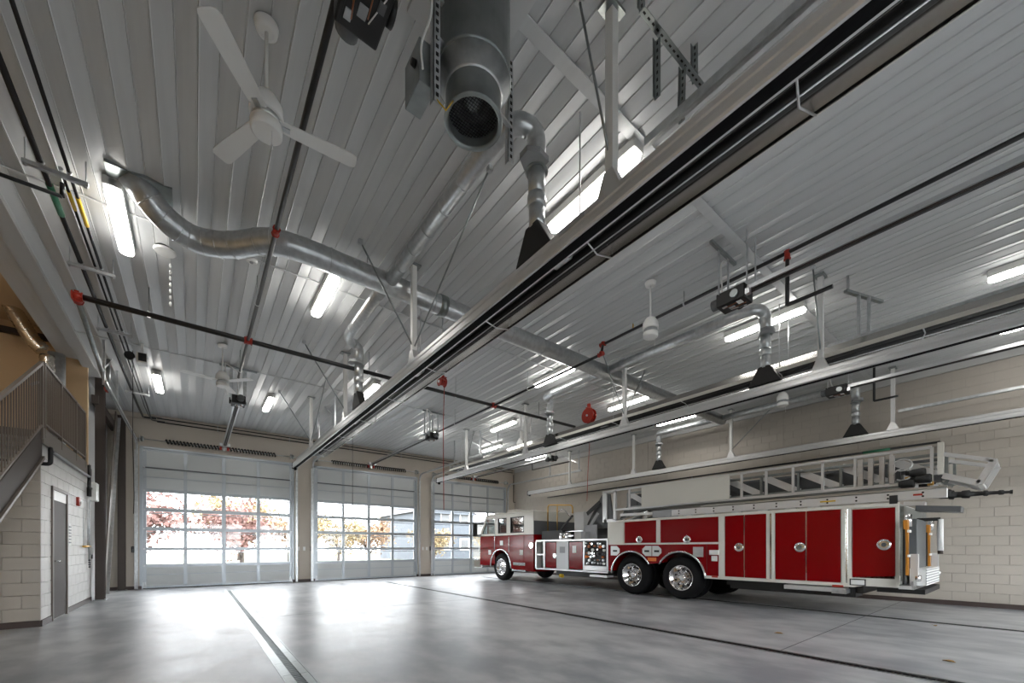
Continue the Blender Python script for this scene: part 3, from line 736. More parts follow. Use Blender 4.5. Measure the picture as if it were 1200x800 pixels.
t = pipe('sprinkler_branch', 'black sprinkler branch with a red elbow jog beside the second rail', [[(6.1, -2.5, ZN), (6.1, 5.02, ZN)], [(6.1, 5.02, ZN), (6.0, 4.98, ZP)], [(6.0, 4.98, ZP), (6.0, 13.1, ZP)], [(6.1, 1.98, ZN), (6.1, 1.98, 4.42)], [(6.1, 1.98, 4.42), (6.1, 1.5, 4.42)]], .025,
     fits=(((6.1, 5.02, ZN), 'y'), ((6.0, 4.98, ZP), 'y'), ((6.1, 1.98, ZN-.04), 'z')), hang=((6.1, 3.4, ZN), (6.0, 7.1, ZP), (6.0, 10.4, ZP)))
MB().cyl((6.1, 4.35, ZN+.02), (6.1, 4.35, ZN+.1), .012, 8).build('sprinkler_head', 'brass', t)
pipe('sprinkler_drop', 'short black pipe stub dropping beside the truck ladder near the block wall', [[(11.5, 2.11, ZC), (11.5, 2.11, 4.4)], [(11.5, 2.11, 4.4), (11.5, 1.73, 4.4)]], .022)
pipe('sprinkler_drop', 'steel pipe running back from the red elbow towards the first door', [[(-1.335, 8.5, 4.85), (-1.46, 12.2, 4.62)], [(-1.46, 12.2, 4.62), (-1.46, 12.2, ZC-.01)]], .036, 'galv_dark', fits=(((-1.46, 12.15, 4.63), 'y'), ((-1.335, 8.52, 4.85), 'y')))
pipe('sprinkler_drop', 'thin black pipe with red head beside the cord reel of the middle bay', [[(3.86, 8.46, ZP), (3.86, 11.8, ZP)], [(3.86, 11.8, ZP), (3.86, 12.1, ZP)]], .019, fits=(((3.86, 12.05, ZP+.02), 'y'),))
# left utility pipes on trapeze hangers
ZU = 5.12; ulab = ['thick black utility pipe with a green band along the left ceiling edge', 'black utility pipe with a short yellow band between its neighbours', 'black utility pipe with a long yellow band nearest the strip light']
for i, (x, r) in enumerate(((-1.22, .026), (-1.08, .013), (-1.02, .016))):
    t = thing('utility_pipe', ulab[i], 'pipe', (x, 8, ZU), 'left ceiling utility pipes')
    z1 = [5.2, 5.24, 5.14][i]
    MB().tube(fillet([(x, 6.2 if i == 1 else -2.5, ZU), (x, 14.8+.15*i, ZU), (x, YB-.12, z1-.02), (x+.12, YB-.11, z1-.02), (x+.3, YB-.11, z1-.02)], .06, 4), r, 10).build('pipe_run', 'blackpipe', t)
    a, b, mm = [(6.45, 6.95, 'green'), (6.45, 6.75, 'yellow'), (6.5, 7.0, 'yellow')][i]
    MB().cyl((x, a, ZU), (x, b, ZU), r+.006, 10).build('marker_band', mm, t)
for y, lb in ((6.12, 'galvanized pipe trapeze by the yellow and green pipe bands'), (7.95, 'galvanized pipe trapeze beside the duct roof curb'), (10.0, 'galvanized pipe trapeze behind the sprinkler main'), (13.6, 'galvanized pipe trapeze closest to the first door')):
    t = thing('pipe_trapeze', lb, 'hanger', (-1.1, y, ZU), 'pipe trapeze hangers')
    B(-1.34, -.88, y-.02, y+.02, ZU-.08, ZU-.04).build('strut', 'galv', t)
    for x in (-1.32, -.9): MB().cyl((x, y, ZU-.1), (x, y, ZC), .006, 6).build('rod', 'galv', t); MB().cyl((x, y, ZU-.1), (x, y, ZU-.08), .014, 6).build('nut', 'galv', t)
    for x, r in ((-1.22, .026), (-1.08, .013), (-1.02, .016)): MB().lathe((x, y-.015, ZU), 'y', [(0, r+.006), (.03, r+.006)], 10).build('clamp', 'galv', t)
pipe('branch_pipe', 'black side pipe leaving the trapeze towards the stair wall', [[(-1.1, 6.3, ZU-.03), (-1.1, 6.3, 4.95)], [(-1.1, 6.3, 4.95), (-1.9, 6.3, 4.95)]], .02)
for z, lb in ((5.10, 'lower black conduit along the top of the back wall'), (5.21, 'upper black conduit along the top of the back wall')):
    t = thing('wall_conduit', lb, 'pipe', (0, YB-.09, z), 'back wall conduits')
    MB().cyl((-.9, YB-.09, z), (12.9, YB-.09, z), .018, 8).build('pipe_run', 'blackpipe', t)
    for x in (.6, 2.7, 4.8, 6.9, 9, 11.1): MB().cbox((x, YB-.07, z), (.03, .06, .06)).build('clamp', 'galv', t)
MB_w = pipe('wall_conduit', 'black conduit running down the right corner beside the third door', [[(12.95, YB-.09, 5.0), (12.95, YB-.09, 3.6)], [(12.95, YB-.09, 3.6), (XR-.03, YB-.09, 3.6)]], .018)
t = pipe('wall_pipe', 'black pipe along the block wall behind the ladder with a short green band', [[(XR-.07, 14.0, 3.6), (XR-.07, 1.28, 3.6)], [(XR-.07, 1.28, 3.6), (XR-.07, 1.28, 3.3)]], .025)
MB().cyl((XR-.07, 2.6, 3.6), (XR-.07, 2.1, 3.6), .03, 10).build('marker_band', 'green', t)
for y in (4, 7, 10, 13): MB().cbox((XR-.04, y, 3.6), (.07, .03, .07)).build('clamp', 'galv', t)
pipe('ceiling_pipe', 'black pipe stub turning beside the truck cab near the back corner', [[(12.0, 13.9, 4.75), (12.0, 11.6, 4.75)], [(12.0, 13.9, 4.75), (12.0, 13.9, ZC)]], .022)

# ------------------------------------------------------------------ reels and ceiling devices
def reel(x, y, z, m, label, axis='x', cord=None, cm='redfit', R=.16):
    t = thing('hose_reel', label, 'hose reel', (x, y, z))
    w2 = .07
    for s in (-1, 1): MB().lathe((x+s*w2, y, z), 'x', [(-.006, R), (.006, R)], 24).build('side_disc', m, t)
    MB().lathe((x-w2, y, z), 'x', [(0, R*.72), (2*w2, R*.72)], 20).build('wound_hose', 'black' if m != 'redfit' else 'redfit', t)
    MB().lathe((x-w2-.03, y, z), 'x', [(0, .03), (2*w2+.06, .03)], 12).build('hub', 'alu', t)
    B(x-.03, x+.03, y-.04, y+.04, z+R-.02, ZC).build('mounting_arm', m if m != 'black' else 'galv', t)
    B(x-w2-.02, x+w2+.02, y-.05, y+.05, z+R, z+R+.02).build('yoke', m, t)
    MB().cyl((x, y-R-.04, z-.04), (x, y-R+.05, z), .025, 8).build('hose_guide', m, t)
    if cord:
        MB().tube(cord, .008, 6).build('cord', cm, t)
    return t
reel(8.75, 7.7, 4.96, 'redfit', 'round red hose reel mounted under the ceiling above the truck', cord=[(8.75, 7.55, 4.8), (8.85, 7.75, 4.4), (8.93, 7.9, 3.4), (8.95, 7.95, 2.6)], R=.21)
reel(4.4, 8.2, 4.98, 'redfit', 'red cord reel with a thin red cord hanging in front of the middle pier', cord=[(4.4, 8.1, 4.9), (4.4, 8.15, 4.0), (4.41, 8.15, 2.6), (4.43, 8.18, 2.1)], R=.1)
reel(8.95, 10.95, 4.85, 'white', 'white and black cord reel over the truck cab', cord=None, R=.17)
tag(MB().tube([(-1.0, 11.38, ZC), (-1.0, 11.38, 3.4), (-.98, 11.38, 2.3), (-.99, 11.38, 1.95)], .006, 5).build('pull_cord', 'black'), 'thin black control cord hanging in front of the first door', 'cord')
tag(MB().tube([(3.3, 11.1, ZC), (3.3, 11.1, 3.3), (3.3, 11.1, 2.2)], .006, 5).build('pull_cord', 'black'), 'thin black cord hanging in front of the middle door', 'cord')
t = thing('camera_sensor', 'small white and black ceiling unit between the utility pipes and the strip light', 'sensor', (-.9, 10.9, 5.1))
MB().cbox((-.82, 10.9, 5.0), (.16, .2, .2)).build('body', 'white', t, bevel=.01); MB().cbox((-.81, 10.79, 5.0), (.12, .03, .15)).build('face', 'black', t); B(-.84, -.8, 10.88, 10.92, 5.1, ZC).build('mount', 'white', t)
MB().lathe((-1.0, 10.82, 5.0), 'y', [(0, .08), (.05, .08)], 14).build('side_wheel', 'black', t)
t = thing('ceiling_disc', 'round white disc device on the ceiling beside the S bend of the duct', 'sensor', (-.32, 7.25, ZC))
MB().lathe((-.32, 7.25, ZC-.05), 'z', [(0, .11), (.02, .125), (.03, .12)], 24).build('cover', 'whiteplas', t); MB().lathe((-.32, 7.25, ZC-.02), 'z', [(0, .1), (.03, .1)], 20).build('gasket', 'black', t)
for k in range(7): MB().lathe((-.27, 7.5+.0*k, ZC-.1-.09*k), 'z', [(0, .01), (.03, .016), (.06, .01)], 8).build('chain_link', 'whiteplas', t)
for x, y, lb in ((.63, 6.75, 'small round white detector beside the black sprinkler branch'),):
    t = thing('smoke_detector', lb, 'detector', (x, y, ZC)); MB().lathe((x, y, ZC-.05), 'z', [(0, .05), (.02, .07), (.05, .075)], 20).build('body', 'whiteplas', t); MB().lathe((x, y, ZC-.06), 'z', [(0, .02), (.02, .03)], 12).build('sensor', 'grey', t)
# perforated angle frame beside first rail
t = thing('angle_frame', 'perforated galvanized angle frame hanging beside the first exhaust rail', 'bracket', (2.7, 1.62, 4.6))
def perf(a, b, name='angle'):
    a = Vector(a); b = Vector(b); o = MB().bar(a, b, .05, .004).bar(a+Vector((0, .024, .02)), b+Vector((0, .024, .02)), .004, .045).build(name, 'galv_dark', t)
    m = MB(); d = (b-a); n = int(d.length/.05)
    for i in range(n): q = a+d*((i+.5)/n); m.bar(q-d.normalized()*.012, q+d.normalized()*.012, .012, .007)
    m.build('slot', 'black', o)
perf((2.46, 1.68, 5.0), (3.3, 1.66, 5.0)); perf((2.46, 1.68, 5.0), (2.46, 1.68, ZC)); perf((2.68, 1.7, 4.98), (2.68, 1.7, 4.55)); perf((3.0, 1.68, 4.98), (2.98, 1.68, 4.55)); perf((3.18, 1.68, 5.0), (3.18, 1.68, ZC))
t = thing('angle_frame', 'galvanized angle frame hanging a door track beside the second exhaust rail', 'bracket', (7.7, 1.7, 4.4))
MB().bar((7.62, 1.72, 5.06), (8.4, 1.45, 5.06), .05, .04).build('cross_angle', 'galv_dark', t); B(7.66, 7.71, 1.69, 1.72, 5.06, ZC).build('upright', 'galv', t)
B(7.86, 7.90, 1.60, 1.64, 4.42, 5.05).build('upright', 'galv', t); B(8.05, 8.09, 1.52, 1.56, 4.3, 5.05).build('upright', 'galv', t)

# ------------------------------------------------------------------ wall devices
for x, z, lb in ((-1.45, 1.2, 'small black door control on the wall beside the steel column'), (3.44, 1.22, 'small black door control on the pier left of the middle door'), (8.3, 1.22, 'small black door control on the pier left of the third door')):
    t = thing('door_control', lb, 'switch', (x, YB, z)); B(x-.04, x+.04, YB-.05, YB, z-.09, z+.09).build('case', 'black', t, bevel=.006)
    for k in (-1, 0, 1): MB().cyl((x, YB-.05, z+k*.045), (x, YB-.06, z+k*.045), .014, 8).build('button', 'grey', t)
for x0 in (3.0, 7.93):
    for k in range(2):
        x = x0+.19*k
        t = thing('switch_plate', ('white switch plate next to the black control on the pier left of the %s door' if k else 'white switch plate farther from the black control on the pier left of the %s door') % ('middle' if x0 < 5 else 'third'), 'switch', (x, YB, 1.22), 'white switch plates on the piers')
        B(x-.04, x+.04, YB-.012, YB, 1.15, 1.29).build('plate', 'whiteplas', t, bevel=.003); B(x-.012, x+.012, YB-.018, YB-.01, 1.19, 1.25).build('rocker', 'white', t)
t = thing('fire_alarm', 'small red fire alarm on the white block wall', 'alarm', (RX, 12.2, 2.2)); B(RX+.006, RX+.05, 12.13, 12.27, 2.12, 2.3).build('case', 'redfit', t, bevel=.006); MB().cbox((RX+.06, 12.2, 2.18), (.03, .06, .06)).build('strobe', 'white', t)
t = thing('control_panel', 'white louvred notice panel beside the brown door', 'panel', (RX, 11.55, 1.5))
B(RX+.006, RX+.02, 11.42, 11.62, 1.3, 1.72).build('plate', 'whiteplas', t)
for k in range(6): B(RX+.02, RX+.026, 11.44, 11.6, 1.34+k*.06, 1.37+k*.06).build('louvre', 'grey', t)
t = thing('wall_cabinet', 'white cabinet box mounted next to the steel column', 'cabinet', (-1.85, 13.5, 2.5)); B(RX+.006, -1.79, 13.2, 13.56, 2.33, 2.75).build('body', 'white', t, bevel=.01); B(-1.79, -1.775, 13.21, 13.55, 2.34, 2.74).build('door', 'whiteplas', t)
t = thing('water_line', 'black wall pipe with brass valves at the end of the white block wall', 'pipe', (RX+.08, 13.1, .8))
MB().tube(fillet([(-2.4, RY0-.06, 2.58), (RX+.12, RY0-.06, 2.58), (RX+.12, RY0-.06, 2.84), (RX+.08, 9.95, 2.84)], .05), .03, 8).build('pipe_run', 'blackpipe', t)
MB().tube([(RX+.07, 9.9, 2.84), (RX+.07, 13.0, 2.84)], .028, 8).build('pipe_run', 'grey', t)
MB().tube(fillet([(RX+.07, 13.0, 3.1), (RX+.07, 13.0, 2.6), (RX+.07, 13.3, 2.6)], .04), .03, 8).build('pipe_run', 'blackpipe', t)
MB().cyl((RX+.07, 13.0, 2.6), (RX+.07, 13.0, 2.4), .04, 8).build('valve_body', 'black', t); MB().cyl((RX+.05, 12.97, 2.4), (RX+.05, 12.97, 1.3), .014, 6).build('riser', 'alu', t); MB().cyl((RX+.05, 13.12, 2.6), (RX+.05, 13.12, .95), .018, 6).build('riser', 'galv', t); MB().cyl((RX+.05, 12.55, 2.1), (RX+.05, 12.55, 1.3), .01, 6).build('riser', 'alu', t)
MB().cyl((RX+.05, 12.55, 1.28), (RX+.05, 13.25, 1.28), .022, 8).build('brass_manifold', 'brass', t); MB().lathe((RX+.09, 13.12, 1.05), 'x', [(0, .05), (.02, .05)], 10).build('hand_wheel', 'black', t)
for k in range(4): MB().lathe((RX+.06, 13.1, .95-.05*k), 'z', [(0, .012), (.02, .022), (.04, .012)], 8).build('chain_link', 'darkgrey', t)
# fallen leaves
for x, y, a, lb in ((9.36, .98, .4, 'dry leaf on the floor near the block wall'), (6.54, .57, 1.3, 'pale dry leaf on the floor in the open'), (6.73, 2.29, 2.0, 'small brown leaf near the narrow drain')):
    m = MB(); pts = [(-.05, 0), (-.02, .025), (.02, .03), (.06, 0), (.02, -.03), (-.02, -.025)]
    q = [(x+u*math.cos(a)-v*math.sin(a), y+u*math.sin(a)+v*math.cos(a)) for u, v in pts]
    m.v = [(q[i][0], q[i][1], .004+(.012 if i % 3 else .001)) for i in range(6)]+[(q[i][0], q[i][1], .001+(.012 if i % 3 else .001)) for i in range(6)]
    m.face([0,1,2,3]); m.face([0,3,4,5]); m.face([9,8,7,6]); m.face([11,10,9,6])
    for i in range(6): m.face([i, (i+1) % 6, 6+(i+1) % 6, 6+i])
    tag(m.build('fallen_leaf', 'leaf_dry', org=(x, y, 0)), lb, 'leaf')

# ------------------------------------------------------------------ fire truck
TX, TX1 = 9.25, 11.75
tr = thing('fire_truck', 'red and white ladder fire truck parked along the block wall', 'fire truck', (10.5, 7.5, 0))
def ty(px, X=TX): return onX(px, 640, X).y
def tz(px, py, X=TX): return onX(px, py, X).z
def plate(name, m, px0, px1, z0, z1, X=TX, th=.02, parent=None, bevel=.004, inset=0):
    return B(X, X+th, ty(px1, X)+inset, ty(px0, X)-inset, z0, z1).build(name, m, parent or tr, bevel=bevel)
def arch(cy, cz, r, a0=180, a1=0, n=16): return [(cy+r*math.cos(math.radians(a0+(a1-a0)*i/n)), cz+r*math.sin(math.radians(a0+(a1-a0)*i/n))) for i in range(n+1)]
YF, YRr = 14.02, ty(625); WF, W1, W2 = 12.58, 6.67, 5.27; WR = .52
# chassis
for x in (10.1, 10.9): B(x-.05, x+.05, 1.7, 13.9, .55, .8).build('chassis_rail', 'black', tr)
for y in (WF, W1, W2): MB().cyl((9.6, y, WR), (11.4, y, WR), .09, 10).build('axle', 'black', tr)
B(9.9, 11.1, 8.3, 10.2, .32, .6).build('transmission', 'darkgrey', tr); B(9.5, 10.0, 2.0, 4.2, .35, .6).build('underbody_tank', 'black', tr)
B(9.55, 11.45, 1.9, 4.3, .42, .62).build('underbody_frame', 'black', tr)
# cab lower body
poly = [(YRr, .42), (YRr, 1.72), (YF-.03, 1.72), (YF, 1.5), (YF, .55), (WF+.64, .55)]+arch(WF, WR+.02, .63, 3, 177)+[(WF-.64, .55), (WF-.75, .42)]
cab = MB().prism(poly, 'x', TX+.012, TX1-.012).build('cab_body', 'red', tr, bevel=.012)
for (a, b, zb) in ((563.5, 580, .62), (584, 597, 1.2), (598, 614, .5), (615.5, 625.5, .5)):
    z0 = zb
    if a == 584: continue
    d = plate('cab_door' if a in (563.5, 598) else 'cab_side_panel', 'red', a, b, z0 if a != 563.5 else .62, 1.7, inset=.012, th=.016)
    if a == 598: MB().tube([(TX-.03, ty(597)-.0, 1.1), (TX-.03, ty(597), 1.66)], .014, 8).build('grab_handle', 'chrome', d)
MB().tube([(TX-.035, ty(580.5), 1.18), (TX-.035, ty(580.5), 1.95)], .016, 8).build('grab_handle', 'chrome', tr)
MB().tube([(p, q1, q2) for p, (q1, q2) in [(TX-.005, v) for v in arch(WF, WR+.02, .65, -4, 184, 20)]], .028, 8).build('wheel_arch_trim', 'chrome', tr)
m = MB(); 
for px, py in ((574, 647), (587.6, 636), (611, 647)): c = onX(px, py, TX); m2 = B(TX-.012, TX+.01, c.y-.09, c.y+.09, c.z-.09, c.z+.09).build('marker_light', 'whiteplas', tr, bevel=.01)
c = onX(622.5, 639, TX); MB().lathe((TX-.012, c.y, c.z), 'x', [(0, .1), (.004, .12), (.03, .12)], 18).build('fuel_cap', 'chrome', tr)
s = B(TX-.06, TX+.3, ty(617), ty(601), .40, .46).build('cab_step', 'chrome', tr, bevel=.01); B(TX-.03, TX+.3, ty(616), ty(602), .62, .72).build('step_light_bar', 'chrome', s)
# cab upper
ZB, ZW0, ZW1, ZT = 1.72, 1.80, 2.38, 2.50
wins = [(567.5, 579.5), (583.6, 593.5), (598, 614)]
ys = [YF-.02] + [ty(v) for w2 in wins for v in w2] + [YRr]
for X0, X1 in ((TX, TX+.06), (TX1-.06, TX1)):
    m = MB().box(X0, X1, YRr, 13.62, ZW1, ZT)
    m.box(X0, X1, YRr, YF-.02, ZB, ZW0)
    for a, b in ((ys[1], 13.9), (ys[3], ys[2]), (ys[5], ys[4]), (YRr, ys[6])):
        if a == ys[1]: m.prism([(13.98, ZW0), (13.86, ZW0), (13.55, ZW1), (13.62, ZW1)], 'x', X0, X1)
        else: m.box(X0, X1, a, b, ZW0, ZW1)
    m.build('cab_upper_side', 'cream', tr, bevel=.006)
    for k, (a, b) in enumerate(((ys[2], 13.9), (ys[4], ys[3]), (ys[6], ys[5]))):
        xm = (X0+X1)/2
        if k == 0: g = MB().quad((xm, a, ZW0), (xm, b, ZW0), (xm, 13.58, ZW1), (xm, a, ZW1))
        else: g = MB().quad((xm, a, ZW0), (xm, b, ZW0), (xm, b, ZW1), (xm, a, ZW1))
        g.build('side_window', 'cabglass', tr)
        if k: 
            fr = MB()
            for q in ((a, a+.03, ZW0, ZW1), (b-.03, b, ZW0, ZW1), (a, b, ZW0, ZW0+.03), (a, b, ZW1-.03, ZW1)): fr.box(X0-.004, X1+.004, *q)
            fr.build('window_frame', 'black', tr)
MB().prism([(YRr-.02, ZT), (YRr+.05, ZT+.07), (13.3, ZT+.07), (13.66, ZT)], 'x', TX+.0, TX1).build('cab_roof', 'cream', tr, bevel=.03)
MB().quad((TX+.06, 13.96, ZW0), (TX1-.06, 13.96, ZW0), (TX1-.06, 13.58, ZW1), (TX+.06, 13.58, ZW1)).build('windshield', 'cabglass', tr)
MB().box(10.45, 10.52, 13.5, 13.9, ZW0, ZW1+.1).build('windshield_post', 'cream', tr)
B(TX+.02, TX1-.02, YRr, YRr+.05, 2.2, ZT).build('cab_back_upper', 'cream', tr); B(TX+.02, TX1-.02, YRr-.01, YRr+.05, ZB, 2.2).build('cab_back_wall', 'darkgrey', tr)
B(9.6, 10.6, 12.1, 12.6, ZT+.07, ZT+.22).build('roof_unit', 'cream', tr, bevel=.03); B(9.5, 11.5, 13.1, 13.35, ZT+.07, ZT+.16).build('light_bar', 'whiteplas', tr, bevel=.02)
for y in (13.0, 12.2, 11.2):
    for x in (9.75, 11.2): B(x-.22, x+.22, y-.1, y, 1.5, 2.15).build('seat_back', 'black', tr, bevel=.04)
MB().lathe((9.8, 13.45, 1.85), 'y', [(0, .2), (.03, .2)], 16).build('steering_wheel', 'black', tr)
mi = B(TX-.3, TX-.1, 14.02, 14.12, 1.72, 2.25).build('wing_mirror', 'black', tr, bevel=.03); MB().tube([(TX-.2, 14.05, 1.75), (TX+.03, 13.9, 1.78)], .018, 8).build('mirror_arm', 'black', mi); MB().tube([(TX-.2, 14.05, 2.2), (TX+.03, 13.75, 2.25)], .018, 8).build('mirror_arm', 'black', mi)
# front bumper and grille
B(TX+.1, TX1-.1, YF, YF+.62, .42, .78).build('front_bumper', 'chrome', tr, bevel=.03); B(TX+.25, TX1-.25, YF, YF+.1, .85, 1.55).build('grille', 'chrome', tr, bevel=.01)
for k in range(7): B(TX+.3, TX1-.3, YF+.09, YF+.115, .9+k*.09, .93+k*.09).build('grille_bar', 'black', tr)
for x in (TX+.2, TX1-.2): B(x-.12, x+.12, YF, YF+.12, .95, 1.35).build('headlight', 'whiteplas', tr, bevel=.02)
B(TX+.02, TX+.12, YF, YF+.1, 1.0, 1.3).build('corner_light', 'whiteplas', tr, bevel=.02)

# pump module
YP0, YP1 = ty(712), ty(627)
B(TX+.25, TX1-.1, YP0, YP1, .55, 1.48).build('pump_house', 'darkgrey', tr)
B(TX, TX1-.05, YP0, ty(628), 1.46, 1.52).build('pump_deck', 'alu_rail', tr, bevel=.006)
for px in (628, 637.5, 684, 711.5): plate('frame_post', 'alu_rail', px-.9, px+.9, .55, 1.46, th=.28)
B(TX, TX+.28, ty(637), ty(628), 1.0, 1.05).build('shelf', 'alu_rail', tr); B(TX+.2, TX+.26, ty(637), ty(628), .55, 1.46).build('recess_back', 'grey', tr)
plate('frame_sill', 'alu_rail', 628, 712, .52, .57, th=.28)
d = plate('pump_door', 'red', 639.5, 651.5, .60, 1.43); c = onX(650, 651, TX); MB().lathe((TX-.012, c.y, c.z), 'x', [(0, .07), (.004, .09), (.03, .09)], 16).build('latch', 'chrome', d)
p = plate('valve_panel', 'doorpaint', 652, 666, .57, 1.46); c = onX(659, 644, TX); B(TX-.004, TX+.002, c.y-.12, c.y+.12, c.z-.1, c.z+.1).build('gauge_plate', 'grey', p)
d = plate('pump_door', 'red', 667, 682.5, .60, 1.43); c = onX(673, 643, TX); B(TX-.006, TX+.002, c.y-.08, c.y+.08, c.z-.12, c.z+.1).build('sticker', 'whiteplas', d)
plate('gauge_board', 'black', 685.5, 710.5, .74, 1.44, X=TX+.02); plate('lower_rail', 'alu_rail', 685, 712, .58, .72, th=.1)
ya, yb = ty(710), ty(686); mats = ['chrome', 'whiteplas', 'chrome', 'copper', 'orange', 'darkgrey', 'alu', 'grey']
rng = random.Random(3)
for r in range(7):
    for q in range(7):
        if rng.random() < .2: continue
        y = ya+.06+(yb-ya-.12)*(q+rng.uniform(-.2, .2))/6; z = .80+.58*(r+rng.uniform(-.2, .2))/6; rr = rng.choice((.02, .03, .045, .035))
        MB().lathe((TX-.02-rng.random()*.05, y, z), 'x', [(0, rr*.8), (.006, rr), (.06, rr*.9), (.1, rr*.5)], 12).build('gauge' if rr > .03 else 'valve_knob', mats[rng.randrange(8)], tr)
B(TX+.0, TX+.3, ty(711), ty(691), .40, .46).build('pump_step', 'alu_rail', tr)
MB().lathe((TX+.1, ty(657), .35), 'y', [(0, .06), (.12, .06)], 10).build('drain_cap', 'yellow', tr)
# behind cab and turntable
B(TX+.15, TX1-.2, ty(655), ty(631), 1.52, 1.82).build('hose_bed', 'black', tr)
MB().lathe((TX+.35, ty(662, TX+.35), 1.52), 'z', [(0, .2), (.02, .21), (.2, .21), (.22, .18)], 20).build('pump_drum', 'chrome', tr)
B(TX+.3, TX+.8, ty(684, TX+.3), ty(673, TX+.3), 1.52, 2.38).build('control_cabinet', 'grey_wall', tr, bevel=.01); B(TX+.1, TX+.4, ty(683), ty(678), 1.52, 1.75).build('control_box', 'grey', tr, bevel=.01)
Xh = TX+.3
MB().tube(fillet([(Xh, ty(642, Xh), 1.82), (Xh, ty(642, Xh), 2.72), (Xh, ty(671, Xh), 2.62), (Xh, ty(671, Xh), 2.35)], .12), .022, 8).build('hoop_rail', 'brass', tr)
MB().tube([(Xh, ty(653, Xh), 1.8), (Xh, ty(653, Xh), 2.68)], .018, 8).build('hoop_post', 'brass', tr); MB().tube(fillet([(Xh, ty(654, Xh), 2.45), (Xh, ty(660, Xh), 2.55), (Xh, ty(670, Xh), 2.2)], .1), .014, 8).build('hose_loop', 'chrome', tr)
MB().bar((Xh, ty(657, Xh), 1.85), (Xh, ty(671, Xh), 2.28), .05, .05).build('gas_strut', 'black', tr)
MB().bar((Xh, ty(655, Xh), 1.62), (Xh, ty(672, Xh), 1.64), .03, .04).build('deck_rail', 'alu', tr); MB().bar((Xh, ty(650, Xh), 1.78), (Xh, ty(683, Xh), 1.78), .02, .02).build('deck_rail', 'alu', tr)
MB().lathe((10.5, 8.3, 1.5), 'z', [(0, .75), (.1, .75), (.12, .68), (.35, .62)], 28).build('turntable', 'darkgrey', tr)
for X in (9.75, 11.2):
    MB().prism([(7.6, 1.85), (8.7, 1.85), (8.6, 2.05), (8.05, 2.85), (7.75, 2.85)], 'x', X-.03, X+.03).build('turntable_cheek', 'darkgrey', tr, bevel=.01)
MB().cyl((10.0, 8.6, 1.7), (10.0, 6.6, 2.3), .09, 12).build('lift_cylinder', 'chrome', tr); MB().cyl((11.0, 8.6, 1.7), (11.0, 6.6, 2.3), .09, 12).build('lift_cylinder', 'chrome', tr)
MB().bar((TX+.35, ty(688, TX+.35), 2.3), (TX+.35, ty(703, TX+.35), 2.62), .02, .12).build('diagonal_plate', 'black', tr); MB().bar((TX+.35, ty(684, TX+.35), 1.6), (TX+.35, ty(701, TX+.35), 2.3), .02, .1).build('diagonal_plate', 'grey', tr)
B(TX+.3, TX+.34, ty(699, TX+.3), ty(686, TX+.3), 1.52, 1.95).build('base_panel', 'grey', tr); B(TX+.4, TX1-.4, ty(719), ty(702), 1.52, 1.95).build('pedestal_block', 'black', tr)
# rear body core
YB0 = ty(1052)
B(TX+.03, TX1-.03, YB0, YP0+.02, 1.2, 1.98).build('body_core', 'cream', tr); B(TX+.03, TX1-.03, YB0, ty(845), .58, 1.2).build('body_core_lower', 'cream', tr)
def R2(a, b, z0, z1): return [(a, z0), (a, z1), (b, z1), (b, z0)]
yl, yr = YP0-.02, ty(843.5)
poly = [(yr, .60), (yr, 1.34), (yl, 1.34), (yl, .60), (W1+.63, .60)]+arch(W1, WR, .62, 8, 150, 12)+arch(W2, WR, .62, 35, 172, 12)+[(W2-.63, .60)]
MB().prism(poly, 'x', TX+.005, TX+.3).build('fender_panel', 'red', tr, bevel=.004)
B(TX+.3, TX1-.3, W2-.75, W1+.7, .95, 1.2).build('wheel_well', 'black', tr)
for cy, a0, a1 in ((W1, 2, 152), (W2, 32, 178)): MB().tube([(TX-.004, v[0], v[1]) for v in arch(cy, WR, .635, a0, a1, 18)], .026, 8).build('wheel_arch_trim', 'chrome', tr)
B(TX-.002, TX+.03, ty(769), ty(759), .91, 1.0).build('reflector', 'orange', tr)
for a, b, fl in ((716, 726, 1), (753, 763.5, -1), (764.5, 775, 1)):
    y0, y1 = ty(b), ty(a); 
    q = [(y1, 1.04), (y1, 1.30), (y0+.09, 1.30), (y0, 1.22), (y0, 1.12), (y0+.09, 1.04)] if fl > 0 else [(y0, 1.04), (y0, 1.30), (y1-.09, 1.30), (y1, 1.22), (y1, 1.12), (y1-.09, 1.04)]
    h = MB().prism(q, 'x', TX-.008, TX+.01).build('access_plate', 'alu_rail', tr); B(TX-.012, TX, (y0+y1)/2-.07, (y0+y1)/2+.07, 1.14, 1.19).build('finger_slot', 'black', h)
plate('tool_plate', 'alu', 812, 824, 1.04, 1.27, X=TX-.006)
plate('seam', 'black', 828, 828.4, .62, 1.33, X=TX+.002, th=.006, bevel=0); plate('scene_light', 'whiteplas', 831, 842, 1.09, 1.2, X=TX-.04, th=.05); plate('step_light', 'white', 833.5, 840, .95, 1.07, X=TX-.03, th=.04)
plate('frame_rail', 'cream', 713, 846, 1.335, 1.375, X=TX-.004)
plate('sill', 'cream', 826, 1000, .55, .615, X=TX-.006, th=.05)
plate('reflector', 'redfit', 834, 841, .58, .62, X=TX-.012)
ZD0, ZD1 = .62, 1.95
def latch(par, px, py):
    c = onX(px, py, TX); MB().lathe((TX-.022, c.y, c.z), 'x', [(0, .055), (.006, .085), (.012, .095), (.03, .095)], 20).build('latch_ring', 'chrome', par); MB().lathe((TX-.026, c.y, c.z), 'x', [(0, .03), (.01, .045)], 12).build('latch_core', 'darkgrey', par)
d = plate('compartment_door', 'red', 732, 768.5, 1.38, ZD1); latch(d, 749, 632)
d = plate('compartment_door', 'red', 774, 841.5, 1.38, ZD1); latch(d, 805, 632)
